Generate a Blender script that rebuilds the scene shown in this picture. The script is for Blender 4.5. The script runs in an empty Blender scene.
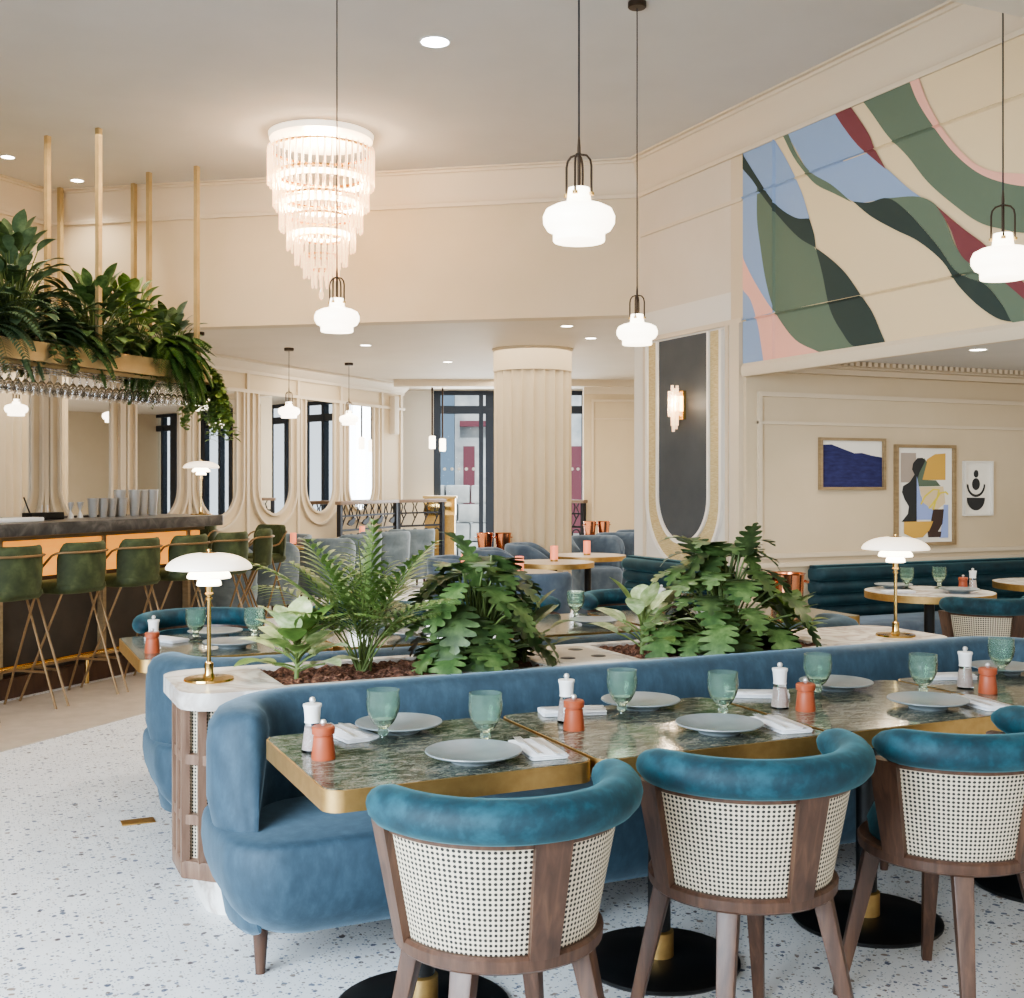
import bpy, bmesh, math, random
from mathutils import Vector, Matrix
random.seed(7)
SC = bpy.context.scene
COL = SC.collection
PI = math.pi
R = math.radians

# ------------------------------------------------------------------ materials
def S(r, g, b):
    def f(v):
        v /= 255.0
        return v / 12.92 if v <= .04045 else ((v + .055) / 1.055) ** 2.4
    return (f(r), f(g), f(b), 1.0)

def newmat(name):
    m = bpy.data.materials.new(name)
    m.use_nodes = True
    nt = m.node_tree
    return m, nt, nt.nodes['Principled BSDF']

def setp(b, rough=.5, metal=0.0, sheen=0, sheen_tint=None, trans=0, ior=None, emit=None, estr=0, coat=0, alpha=1, spec=None):
    b.inputs['Roughness'].default_value = rough
    b.inputs['Metallic'].default_value = metal
    if sheen:
        b.inputs['Sheen Weight'].default_value = sheen
        b.inputs['Sheen Roughness'].default_value = .4
        if sheen_tint: b.inputs['Sheen Tint'].default_value = sheen_tint
    if trans: b.inputs['Transmission Weight'].default_value = trans
    if ior: b.inputs['IOR'].default_value = ior
    if emit:
        b.inputs['Emission Color'].default_value = emit
        b.inputs['Emission Strength'].default_value = estr
    if coat: b.inputs['Coat Weight'].default_value = coat
    if alpha < 1: b.inputs['Alpha'].default_value = alpha
    if spec is not None: b.inputs['Specular IOR Level'].default_value = spec

def plain(name, c, **k):
    m, nt, b = newmat(name)
    b.inputs['Base Color'].default_value = c
    setp(b, **k)
    return m

def ramp(nt, stops, interp='LINEAR'):
    r = nt.nodes.new('ShaderNodeValToRGB')
    r.color_ramp.interpolation = interp
    e = r.color_ramp.elements
    while len(e) < len(stops): e.new(0.5)
    for i, (p, c) in enumerate(stops):
        e[i].position = p; e[i].color = c
    return r

def noisemat(name, stops, scale=8, stretch=(1, 1, 1), detail=4, dist=0, bump=0, bscale=None, nrough=.55, **k):
    m, nt, b = newmat(name)
    tc = nt.nodes.new('ShaderNodeTexCoord'); mp = nt.nodes.new('ShaderNodeMapping')
    mp.inputs['Scale'].default_value = stretch
    nz = nt.nodes.new('ShaderNodeTexNoise')
    nz.inputs['Scale'].default_value = scale; nz.inputs['Detail'].default_value = detail
    nz.inputs['Distortion'].default_value = dist; nz.inputs['Roughness'].default_value = nrough
    r = ramp(nt, stops)
    L = nt.links.new
    L(tc.outputs['Object'], mp.inputs['Vector']); L(mp.outputs['Vector'], nz.inputs['Vector'])
    L(nz.outputs['Fac'], r.inputs['Fac']); L(r.outputs['Color'], b.inputs['Base Color'])
    if bump:
        bp = nt.nodes.new('ShaderNodeBump'); bp.inputs['Strength'].default_value = bump
        bp.inputs['Distance'].default_value = .01
        if bscale:
            n2 = nt.nodes.new('ShaderNodeTexNoise'); n2.inputs['Scale'].default_value = bscale
            L(mp.outputs['Vector'], n2.inputs['Vector']); L(n2.outputs['Fac'], bp.inputs['Height'])
        else: L(nz.outputs['Fac'], bp.inputs['Height'])
        L(bp.outputs['Normal'], b.inputs['Normal'])
    setp(b, **k)
    return m

def math_node(nt, op, a, b=None, clamp=False):
    n = nt.nodes.new('ShaderNodeMath'); n.operation = op; n.use_clamp = clamp
    for i, v in enumerate((a, b)):
        if v is None: continue
        if isinstance(v, (int, float)): n.inputs[i].default_value = v
        else: nt.links.new(v, n.inputs[i])
    return n.outputs[0]

def cane_mat(name, c, hole, pitch):
    m, nt, b = newmat(name)
    uv = nt.nodes.new('ShaderNodeUVMap'); sp = nt.nodes.new('ShaderNodeSeparateXYZ')
    nt.links.new(uv.outputs['UV'], sp.inputs[0])
    def cell(o):
        f = math_node(nt, 'FRACT', math_node(nt, 'DIVIDE', o, pitch))
        return math_node(nt, 'ABSOLUTE', math_node(nt, 'SUBTRACT', f, .5))
    u, v = cell(sp.outputs[0]), cell(sp.outputs[1])
    mx = math_node(nt, 'MAXIMUM', u, v)
    sm = math_node(nt, 'MULTIPLY', math_node(nt, 'ADD', u, v), .72)
    d = math_node(nt, 'MAXIMUM', mx, sm)
    r = ramp(nt, [(0, hole), (.30, hole), (.35, c), (.40, c), (.47, tuple(x * .72 for x in c[:3]) + (1,)), (.5, c)])
    nt.links.new(d, r.inputs['Fac']); nt.links.new(r.outputs['Color'], b.inputs['Base Color'])
    setp(b, rough=.6)
    return m

def terrazzo():
    m, nt, b = newmat('terrazzo_stone')
    L = nt.links.new
    tc = nt.nodes.new('ShaderNodeTexCoord')
    nz = nt.nodes.new('ShaderNodeTexNoise'); nz.inputs['Scale'].default_value = 6; nz.inputs['Detail'].default_value = 5
    L(tc.outputs['Object'], nz.inputs['Vector'])
    base = ramp(nt, [(.3, S(226, 226, 225)), (.7, S(238, 238, 236))]); L(nz.outputs['Fac'], base.inputs['Fac'])
    cur = base.outputs['Color']
    for sc_, thr, frac, cols in ((27, .34, .16, [(0, S(84, 92, 112)), (.3, S(116, 124, 140)), (.55, S(150, 134, 122)), (.8, S(92, 84, 84))]),
                                 (52, .38, .24, [(0, S(112, 120, 138)), (.35, S(164, 156, 148)), (.6, S(134, 142, 156)), (.85, S(118, 104, 96))]),
                                 (105, .42, .24, [(0, S(150, 156, 166)), (.5, S(176, 168, 160)), (.8, S(134, 138, 148))])):
        wz = nt.nodes.new('ShaderNodeTexNoise'); wz.inputs['Scale'].default_value = sc_ * 1.4
        L(tc.outputs['Object'], wz.inputs['Vector'])
        mixv = nt.nodes.new('ShaderNodeVectorMath'); mixv.operation = 'MULTIPLY_ADD'
        L(wz.outputs['Color'], mixv.inputs[0]); mixv.inputs[1].default_value = (.5 / sc_,) * 3
        L(tc.outputs['Object'], mixv.inputs[2])
        vo = nt.nodes.new('ShaderNodeTexVoronoi'); vo.voronoi_dimensions = '2D'; vo.inputs['Scale'].default_value = sc_
        L(mixv.outputs[0], vo.inputs['Vector'])
        spc = nt.nodes.new('ShaderNodeSeparateColor'); L(vo.outputs['Color'], spc.inputs[0])
        rad = math_node(nt, 'MULTIPLY', math_node(nt, 'ADD', spc.outputs[2], .35), thr * .72)
        a = math_node(nt, 'LESS_THAN', vo.outputs['Distance'], rad)
        s = math_node(nt, 'LESS_THAN', spc.outputs[0], frac)
        fac = math_node(nt, 'MULTIPLY', a, s)
        cr = ramp(nt, cols, 'CONSTANT'); L(spc.outputs[1], cr.inputs['Fac'])
        mx = nt.nodes.new('ShaderNodeMix'); mx.data_type = 'RGBA'
        L(fac, mx.inputs['Factor']); L(cur, mx.inputs['A']); L(cr.outputs['Color'], mx.inputs['B'])
        cur = mx.outputs['Result']
    L(cur, b.inputs['Base Color'])
    setp(b, rough=.34, spec=.35)
    return m

def green_marble():
    m, nt, b = newmat('green_marble'); L = nt.links.new
    tc = nt.nodes.new('ShaderNodeTexCoord'); mp = nt.nodes.new('ShaderNodeMapping')
    mp.inputs['Rotation'].default_value = (0, 0, .5); mp.inputs['Scale'].default_value = (1.0, 2.4, 1)
    L(tc.outputs['Object'], mp.inputs['Vector'])
    n = nt.nodes.new('ShaderNodeTexNoise'); n.inputs['Scale'].default_value = 7.5; n.inputs['Detail'].default_value = 10
    n.inputs['Distortion'].default_value = 1.6; n.inputs['Roughness'].default_value = .68
    L(mp.outputs['Vector'], n.inputs['Vector'])
    r = ramp(nt, [(.32, S(10, 13, 15)), (.42, S(34, 42, 42)), (.46, S(104, 108, 92)), (.51, S(44, 60, 56)), (.56, S(150, 142, 124)), (.60, S(58, 72, 66)), (.70, S(180, 168, 152))])
    L(n.outputs['Fac'], r.inputs['Fac'])
    w = nt.nodes.new('ShaderNodeTexNoise'); w.inputs['Scale'].default_value = 9; w.inputs['Detail'].default_value = 6; w.inputs['Distortion'].default_value = 2.2
    L(mp.outputs['Vector'], w.inputs['Vector'])
    v = math_node(nt, 'ABSOLUTE', math_node(nt, 'SUBTRACT', w.outputs['Fac'], .5))
    vr = ramp(nt, [(0, (1, 1, 1, 1)), (.03, (0, 0, 0, 1))]); L(v, vr.inputs['Fac'])
    mx = nt.nodes.new('ShaderNodeMix'); mx.data_type = 'RGBA'
    L(math_node(nt, 'MULTIPLY', vr.outputs['Color'], .55), mx.inputs['Factor'])
    L(r.outputs['Color'], mx.inputs['A']); mx.inputs['B'].default_value = S(20, 28, 28)
    w2 = nt.nodes.new('ShaderNodeTexNoise'); w2.inputs['Scale'].default_value = 14; w2.inputs['Detail'].default_value = 8; w2.inputs['Distortion'].default_value = 1.2; w2.inputs['Roughness'].default_value = .7
    L(mp.outputs['Vector'], w2.inputs['Vector'])
    v2 = math_node(nt, 'ABSOLUTE', math_node(nt, 'SUBTRACT', w2.outputs['Fac'], .46))
    vr2 = ramp(nt, [(0, (1, 1, 1, 1)), (.022, (0, 0, 0, 1))]); L(v2, vr2.inputs['Fac'])
    mx2 = nt.nodes.new('ShaderNodeMix'); mx2.data_type = 'RGBA'
    L(math_node(nt, 'MULTIPLY', vr2.outputs['Color'], .7), mx2.inputs['Factor'])
    L(mx.outputs['Result'], mx2.inputs['A']); mx2.inputs['B'].default_value = S(186, 184, 168)
    L(mx2.outputs['Result'], b.inputs['Base Color'])
    setp(b, rough=.13, spec=.32)
    return m

def white_marble():
    m, nt, b = newmat('white_marble'); L = nt.links.new
    tc = nt.nodes.new('ShaderNodeTexCoord')
    w = nt.nodes.new('ShaderNodeTexNoise'); w.inputs['Scale'].default_value = 3; w.inputs['Detail'].default_value = 7; w.inputs['Distortion'].default_value = 1.5
    L(tc.outputs['Object'], w.inputs['Vector'])
    v = math_node(nt, 'ABSOLUTE', math_node(nt, 'SUBTRACT', w.outputs['Fac'], .5))
    r = ramp(nt, [(0, S(186, 176, 168)), (.05, S(222, 218, 212)), (.12, S(236, 233, 228))]); L(v, r.inputs['Fac'])
    L(r.outputs['Color'], b.inputs['Base Color']); setp(b, rough=.25)
    return m

def stonework():
    m, nt, b = newmat('street_stone'); L = nt.links.new
    tc = nt.nodes.new('ShaderNodeTexCoord')
    n = nt.nodes.new('ShaderNodeTexNoise'); n.inputs['Scale'].default_value = 2.2; n.inputs['Detail'].default_value = 8
    L(tc.outputs['Object'], n.inputs['Vector'])
    r = ramp(nt, [(.3, S(150, 156, 160)), (.55, S(196, 198, 196)), (.75, S(226, 226, 222))]); L(n.outputs['Fac'], r.inputs['Fac'])
    L(r.outputs['Color'], b.inputs['Base Color']); setp(b, rough=.9)
    return m

M = {}
M['terrazzo'] = terrazzo()
M['green_marble'] = green_marble()
M['white_marble'] = white_marble()
M['ceiling'] = noisemat('ceiling_paint', [(.3, S(197, 194, 190)), (.7, S(202, 199, 195))], 2, rough=.9)
M['wall'] = noisemat('cream_wall_paint', [(.3, S(198, 180, 151)), (.7, S(203, 185, 157))], 2, rough=.75)
M['wall_light'] = noisemat('pale_wall_paint', [(.3, S(202, 189, 170)), (.7, S(207, 194, 176))], 2, rough=.7)
M['sconce_wall'] = plain('white_wall_paint', S(214, 207, 196), rough=.7)
M['trim_white'] = plain('white_moulding_paint', S(226, 220, 210), rough=.6)
M['trim'] = plain('moulding_paint', S(206, 190, 166), rough=.6)
M['brass'] = noisemat('brushed_brass', [(.3, S(186, 152, 98)), (.7, S(200, 166, 110))], 30, (1, 1, 1), rough=.46, metal=1)
M['polished_brass'] = plain('polished_brass', S(222, 186, 120), rough=.12, metal=1)
M['satin_gold'] = noisemat('satin_gold_paint', [(.3, S(172, 150, 110)), (.7, S(188, 166, 124))], 5, rough=.5, metal=.5)
M['stool_brass'] = plain('satin_bronze_tube', S(140, 114, 82), rough=.42, metal=.6)
M['copper'] = plain('polished_copper', S(224, 150, 112), rough=.15, metal=1)
M['steel'] = plain('polished_steel', S(220, 218, 214), rough=.32, metal=.7)
M['black_metal'] = noisemat('black_metal', [(.3, S(24, 24, 24)), (.7, S(32, 31, 30))], 8, rough=.38, metal=.3)
M['bronze'] = plain('dark_bronze', S(70, 58, 48), rough=.4, metal=.7)
M['walnut'] = noisemat('walnut_wood', [(.25, S(58, 40, 31)), (.5, S(82, 58, 45)), (.75, S(104, 76, 58))], 5, (9, 9, .8), 6, .6, rough=.42)
M['slat_wood'] = noisemat('oak_slat_wood', [(.25, S(92, 68, 54)), (.5, S(118, 92, 76)), (.75, S(138, 112, 94))], 5, (9, 9, .8), 6, .6, rough=.45)
M['dark_wood'] = noisemat('dark_wood', [(.25, S(62, 42, 32)), (.75, S(94, 66, 48))], 6, (3, 3, .8), 5, .4, rough=.45)
M['velvet_blue'] = noisemat('blue_velvet', [(.3, S(40, 59, 72)), (.5, S(47, 68, 82)), (.7, S(57, 80, 95))], 20, (1.3, 1.3, .6), 5, 0, nrough=.6, rough=.72, sheen=.4, sheen_tint=S(170, 200, 220), bump=.05, bscale=160)
M['velvet_teal'] = noisemat('teal_velvet', [(.32, S(8, 38, 48)), (.5, S(14, 52, 63)), (.68, S(30, 76, 88))], 17, (1, 1, 1), 4, .2, nrough=.6, rough=.7, sheen=.32, sheen_tint=S(120, 190, 200))
M['velvet_deep_teal'] = noisemat('deep_teal_velvet', [(.28, S(8, 36, 46)), (.5, S(14, 48, 58)), (.72, S(24, 62, 72))], 6, (1, 1, 1), 4, .6, rough=.7, sheen=.35, sheen_tint=S(120, 180, 185))
M['velvet_green'] = noisemat('olive_green_velvet', [(.28, S(40, 48, 24)), (.5, S(56, 64, 34)), (.72, S(76, 84, 50))], 12, (1, 1, 1), 4, .2, rough=.7, sheen=.25, sheen_tint=S(170, 180, 130))
M['velvet_grey'] = noisemat('grey_blue_velvet', [(.28, S(76, 88, 96)), (.5, S(92, 104, 112)), (.72, S(110, 122, 130))], 7, (1, 1, 1), 4, .5, rough=.75, sheen=.5, sheen_tint=S(190, 200, 210))
M['velvet_slate'] = noisemat('slate_velvet', [(.28, S(60, 74, 90)), (.5, S(74, 88, 104)), (.72, S(92, 106, 120))], 7, (1, 1, 1), 4, .5, rough=.75, sheen=.5, sheen_tint=S(180, 195, 210))
M['cane'] = cane_mat('woven_cane', S(214, 200, 176), S(36, 32, 28), .0118)
M['glass_green'] = plain('pale_green_glass', S(247, 254, 248), rough=.02, trans=1, ior=1.3)
M['glass_green_deep'] = plain('deep_green_glass_facet', S(226, 248, 232), rough=.1, trans=.95, ior=1.3)
M['glass_clear'] = plain('clear_glass', S(250, 250, 250), rough=.03, trans=1, ior=1.4)
M['glass_pane'] = plain('window_glass', S(245, 250, 252), rough=.0, trans=1, ior=1.02)
M['crystal'] = plain('lit_crystal', S(255, 240, 220), rough=.1, trans=.75, ior=1.3, emit=S(255, 214, 168), estr=.5)
M['lit_band'] = plain('lamp_band', S(255, 240, 220), emit=S(255, 226, 184), estr=14)
M['opal'] = plain('opal_glass', S(250, 246, 238), rough=.25, emit=S(255, 240, 216), estr=4.5)
M['opal_bright'] = plain('opal_glass_lit', S(250, 246, 238), rough=.25, emit=S(255, 238, 210), estr=5)
M['opal_soft'] = plain('opal_glass_soft', S(248, 242, 232), rough=.3, emit=S(255, 232, 200), estr=1.2)
M['downlight'] = plain('downlight_lens', S(255, 250, 240), emit=S(255, 246, 230), estr=14)
M['downlight_cool'] = plain('downlight_lens_cool', S(255, 255, 255), emit=S(240, 246, 255), estr=30)
M['white'] = plain('white_enamel', S(236, 234, 230), rough=.35)
M['plate'] = noisemat('grey_blue_stoneware', [(.3, S(122, 130, 133)), (.7, S(142, 149, 151))], 14, rough=.3)
M['napkin'] = noisemat('white_linen', [(.3, S(226, 226, 230)), (.7, S(240, 240, 242))], 40, rough=.9)
M['terracotta'] = noisemat('terracotta_lacquer', [(.3, S(156, 78, 50)), (.7, S(170, 88, 58))], 10, rough=.45)
M['pink_salt'] = noisemat('salt_grains', [(.35, S(226, 200, 190)), (.65, S(250, 240, 236))], 260, rough=.8)
M['soil'] = noisemat('bark_chips', [(.3, S(44, 26, 18)), (.5, S(104, 68, 52)), (.7, S(160, 116, 92))], 70, rough=.95, bump=1.0)
M['dark_marble'] = noisemat('dark_grey_marble', [(.3, S(56, 54, 53)), (.5, S(84, 81, 78)), (.7, S(122, 117, 112))], 7, (1, 1, 1), 8, 1.2, rough=.3)
M['amber_glow'] = noisemat('amber_wood_glow_in_colour', [(.3, S(214, 156, 84)), (.7, S(230, 176, 104))], 9, (1, 1, 3), 5, .5, rough=.5, emit=S(255, 160, 62), estr=.75)  # emission stands in for strip light falling on amber wood
M['brown_panel'] = noisemat('brown_leather_panel', [(.3, S(62, 54, 46)), (.7, S(78, 68, 58))], 4, rough=.55)
M['mirror'] = plain('mirror_glass', (.9, .9, .9, 1), rough=.01, metal=1)
M['slate_panel'] = noisemat('dark_slate_paint', [(.3, S(66, 70, 74)), (.7, S(76, 80, 83))], 3, rough=.6)
M['raffia'] = noisemat('straw_grasscloth', [(.3, S(172, 150, 106)), (.5, S(190, 170, 126)), (.7, S(206, 188, 148))], 20, (1, 1, 9), 5, .3, rough=.8)
M['blue_black'] = plain('blue_black_frame', S(40, 47, 58), rough=.4, metal=.2)
M['iron'] = plain('wrought_iron', S(48, 48, 52), rough=.5, metal=.4)
M['rail_wood'] = plain('handrail_wood', S(128, 108, 92), rough=.45)
M['candle'] = plain('pink_candle_glass', S(238, 150, 124), rough=.4, emit=S(255, 140, 100), estr=.7)
M['pot'] = plain('grey_plant_pot', S(128, 120, 108), rough=.7)
M['stone'] = stonework()
M['paving'] = plain('street_paving', S(190, 192, 192), rough=.9)
M['shop_red'] = plain('red_shopfront', S(112, 62, 72), rough=.5)
M['shop_blue'] = plain('blue_grey_render', S(100, 120, 138), rough=.7)
M['dark_pane'] = plain('dark_street_window', S(70, 86, 102), rough=.15)
M['black'] = plain('black_paint', S(28, 28, 32), rough=.5)
M['paper'] = plain('paper', S(232, 226, 214), rough=.85)
M['frame_wood'] = noisemat('gilded_oak', [(.3, S(136, 114, 84)), (.7, S(158, 136, 104))], 8, (1, 1, 5), rough=.45)
M['frame_white'] = plain('white_frame', S(226, 220, 208), rough=.5)
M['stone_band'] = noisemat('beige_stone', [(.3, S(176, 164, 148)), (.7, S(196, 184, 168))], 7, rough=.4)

def leafmat(name, a, b_, c, scale=18):
    return noisemat(name, [(.28, a), (.5, b_), (.74, c)], scale, rough=.42, spec=.4)
M['leaf_dark'] = leafmat('dark_green_leaf', S(48, 70, 38), S(77, 101, 56), S(116, 138, 86))
M['leaf_mid'] = leafmat('mid_green_leaf', S(72, 98, 48), S(104, 132, 68), S(148, 168, 104))
M['leaf_pale'] = leafmat('variegated_leaf', S(126, 156, 98), S(184, 200, 146), S(228, 232, 198), 26)
M['leaf_fern'] = leafmat('fern_leaf', S(42, 70, 30), S(70, 100, 48), S(104, 132, 72), 30)
M['leaf_grey'] = leafmat('grey_green_leaf', S(60, 80, 58), S(88, 110, 80), S(126, 146, 110), 12)  # muted grey-green foliage for the hanging rack plants
M['leaf_deep'] = leafmat('deep_green_leaf', S(38, 52, 30), S(60, 78, 44), S(90, 110, 66))
M['leaf_olive'] = leafmat('olive_leaf', S(84, 104, 46), S(116, 138, 66), S(150, 168, 96))
M['stem'] = plain('green_stem', S(96, 112, 60), rough=.6)
MCOL = {'blue': plain('mural_blue', S(138, 158, 188), rough=.8), 'green': plain('mural_green', S(98, 112, 94), rough=.8),
        'dark': plain('mural_dark_green', S(52, 64, 59), rough=.8), 'pink': plain('mural_pink', S(226, 170, 152), rough=.8),
        'wine': plain('mural_wine', S(120, 64, 68), rough=.8), 'cream': plain('mural_cream', S(218, 196, 158), rough=.8),
        'navy': noisemat('ink_navy', [(.3, S(34, 36, 78)), (.7, S(52, 54, 104))], 12, (1, 1, 4), rough=.8),
        'char': plain('print_charcoal', S(54, 54, 54), rough=.8), 'ochre': plain('print_ochre', S(206, 164, 84), rough=.8),
        'violet': plain('print_periwinkle', S(150, 166, 214), rough=.8), 'yellow': plain('print_yellow', S(224, 206, 84), rough=.8),
        'brown': plain('print_brown', S(72, 56, 50), rough=.8), 'taupe': plain('print_taupe', S(168, 154, 142), rough=.8),
        'paper': M['paper']}

# ------------------------------------------------------------------ mesh builder
class MB:
    def __init__(s):
        s.bm = bmesh.new(); s.mi = 0; s.mats = None
    def v(s, p): return s.bm.verts.new(p)
    def face(s, vs):
        try:
            f = s.bm.faces.new(vs); f.material_index = s.mi; return f
        except ValueError: return None
    def ngon(s, pts): return s.face([s.v(p) for p in pts])
    def box(s, x0, y0, z0, x1, y1, z1):
        a = [s.v(p) for p in ((x0,y0,z0),(x1,y0,z0),(x1,y1,z0),(x0,y1,z0),(x0,y0,z1),(x1,y0,z1),(x1,y1,z1),(x0,y1,z1))]
        for q in ((0,3,2,1),(4,5,6,7),(0,1,5,4),(1,2,6,5),(2,3,7,6),(3,0,4,7)): s.face([a[i] for i in q])
        return s
    def loft(s, loops, cap0=True, cap1=True, closed=True):
        L = [[s.v(p) for p in l] for l in loops]
        n = len(L[0])
        for a, b in zip(L, L[1:]):
            for i in range(n if closed else n - 1):
                j = (i + 1) % n
                s.face((a[i], a[j], b[j], b[i]))
        if cap0: s.face(L[0][::-1])
        if cap1: s.face(L[-1])
        return s
    def lathe(s, prof, n=24, c=(0, 0, 0), fn=None, cap0=True, cap1=True):
        loops = []
        for k, (r, z) in enumerate(prof):
            r = max(r, 1e-4)
            loops.append([(c[0] + (r + (fn(k, i, r) if fn else 0)) * math.cos(2*PI*i/n), c[1] + (r + (fn(k, i, r) if fn else 0)) * math.sin(2*PI*i/n), c[2] + z) for i in range(n)])
        return s.loft(loops, cap0, cap1)
    def prism(s, poly, z0, z1):
        return s.loft([[(x, y, z0) for x, y in poly], [(x, y, z1) for x, y in poly]])
    def tube(s, path, r, n=8, closed=False, cap=True):
        P = [Vector(p) for p in path]; m = len(P)
        rs = r if isinstance(r, (list, tuple)) else [r] * m
        loops = []; prev = None
        for i in range(m):
            a = P[i-1] if (i or closed) else P[0]; b = P[(i+1) % m] if (i < m-1 or closed) else P[-1]
            t = (b - a)
            if t.length < 1e-9: t = Vector((0, 0, 1))
            t.normalize()
            if prev is None:
                u = t.orthogonal().normalized()
                if abs(t.z) < .9: u = Vector((0, 0, 1)).cross(t).normalized()
            else:
                u = (prev - t * prev.dot(t))
                u = u.normalized() if u.length > 1e-6 else t.orthogonal().normalized()
            prev = u; w = t.cross(u)
            loops.append([tuple(P[i] + (u * math.cos(2*PI*k/n) + w * math.sin(2*PI*k/n)) * rs[i]) for k in range(n)])
        if closed: loops.append(loops[0])
        return s.loft(loops, cap and not closed, cap and not closed)
    def bar(s, a, b, w0, w1=None, d0=None, d1=None, side=None):
        """tapered square bar from a to b"""
        a, b = Vector(a), Vector(b); w1 = w1 or w0; d0 = d0 or w0; d1 = d1 or (w1 if d0 == w0 else d0)
        t = (b - a).normalized()
        u = Vector(side).normalized() if side else (Vector((0, 0, 1)).cross(t).normalized() if abs(t.z) < .95 else Vector((1, 0, 0)))
        u = (u - t * u.dot(t)).normalized(); w = t.cross(u)
        L = []
        for p, x, y in ((a, w0, d0), (b, w1, d1)):
            L.append([tuple(p + u*x*.5*i + w*y*.5*j) for i, j in ((-1,-1),(1,-1),(1,1),(-1,1))])
        return s.loft(L)
    def xf(s, mat):
        bmesh.ops.transform(s.bm, matrix=mat, verts=s.bm.verts); return s
    def bevel(s, w, seg=2, ang=30):
        bmesh.ops.remove_doubles(s.bm, verts=s.bm.verts, dist=1e-5)
        ed = [e for e in s.bm.edges if len(e.link_faces) == 2 and e.calc_face_angle(0) > R(ang)]
        bmesh.ops.bevel(s.bm, geom=ed, offset=w, segments=seg, affect='EDGES', profile=.6, clamp_overlap=True)
        return s
    def mesh(s, name, mat, smooth=38, norm=True):
        bm = s.bm
        if norm: bmesh.ops.recalc_face_normals(bm, faces=bm.faces)
        if smooth:
            for f in bm.faces: f.smooth = True
            for e in bm.edges:
                if len(e.link_faces) == 2 and e.calc_face_angle(0) > R(smooth): e.smooth = False
        me = bpy.data.meshes.new(name); bm.to_mesh(me); bm.free()
        for q in (mat if isinstance(mat, (list, tuple)) else [mat]):
            me.materials.append(M[q] if isinstance(q, str) else q)
        return me
    def build(s, name, mat, parent=None, smooth=38, loc=None, norm=True):
        o = bpy.data.objects.new(name, s.mesh(name, mat, smooth, norm)); COL.objects.link(o)
        if parent: o.parent = parent
        if loc: o.location = loc
        return o

def tag(o, label, cat, group=None):
    o['label'] = label; o['category'] = cat
    if group: o['group'] = group
    return o
def thing(name, label, cat, loc=(0, 0, 0), rz=0, group=None):
    o = bpy.data.objects.new(name, None); COL.objects.link(o)
    o.empty_display_size = .1
    o.location = loc; o.rotation_euler = (0, 0, rz)
    return tag(o, label, cat, group)
def struct(o):
    o['kind'] = 'structure'; return o
def dup(root, loc, rz=0, label=None, group=None):
    r = root.copy(); COL.objects.link(r); r.location = loc; r.rotation_euler = (0, 0, rz)
    if label: r['label'] = label
    if group: r['group'] = group
    for ch in list(root.children):
        c = ch.copy(); COL.objects.link(c); c.parent = r
        for g in ch.children:
            d = g.copy(); COL.objects.link(d); d.parent = c
    return r
from mathutils.geometry import tessellate_polygon
def smooth_loop(pts, n=5, corner=48):
    """closed Catmull-Rom through pts, keeping sharp corners"""
    m = len(pts); V = [Vector((p[0], p[1], 0)) for p in pts]; out = []
    def sharp(i):
        a, b = V[i] - V[i-1], V[(i+1) % m] - V[i]
        return a.length < 1e-9 or b.length < 1e-9 or a.angle(b) > R(corner)
    for i in range(m):
        p1, p2 = V[i], V[(i+1) % m]
        t1 = (p2 - p1) if sharp(i) else (p2 - V[i-1])*.5
        t2 = (p2 - p1) if sharp((i+1) % m) else (V[(i+2) % m] - p1)*.5
        l = (p2 - p1).length
        if t1.length > l*1.2: t1 = t1*(l*1.2/t1.length)
        if t2.length > l*1.2: t2 = t2*(l*1.2/t2.length)
        for k in range(n):
            s = k/n; h1, h2, h3, h4 = 2*s**3-3*s*s+1, -2*s**3+3*s*s, s**3-2*s*s+s, s**3-s*s
            q = p1*h1 + p2*h2 + t1*h3 + t2*h4; out.append((q.x, q.y))
    return out
def flat_shape(mb, pts, to3d):
    tr = tessellate_polygon([[Vector((p[0], p[1], 0)) for p in pts]])
    vs = [mb.v(to3d(p)) for p in pts]
    for a, b, c in tr: mb.face((vs[a], vs[b], vs[c]))
def rrect(x0, x1, y0, y1, r, n=6):
    out = []
    for cx, cy, a in ((x1-r, y1-r, 0), (x0+r, y1-r, 90), (x0+r, y0+r, 180), (x1-r, y0+r, 270)):
        for k in range(n + 1):
            t = R(a + 90*k/n); out.append((cx + r*math.cos(t), cy + r*math.sin(t)))
    return out
def cap_path(w, z0, z1, n=14, x=0):
    """U outline: straight top, round bottom; (x,z) list"""
    r = w / 2
    return [(x - r, z1)] + [(x - r*math.cos(PI*k/n), z0 + r - r*math.sin(PI*k/n)) for k in range(n + 1)] + [(x + r, z1)]

# room axes: the dining room is square to x/y; the bar wing is turned, and the far wing is turned the other way
BO, BA = Vector((.76, 8.45, 0)), math.atan2(.672, .741)
def BAR(t, p, z=0): return (BO.x + t*math.cos(BA) - p*math.sin(BA), BO.y + t*math.sin(BA) + p*math.cos(BA), z)
FA = R(-24.8)
def FAR(x, d, z=0): return (x*math.cos(FA) - d*math.sin(FA), x*math.sin(FA) + d*math.cos(FA), z)

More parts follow.
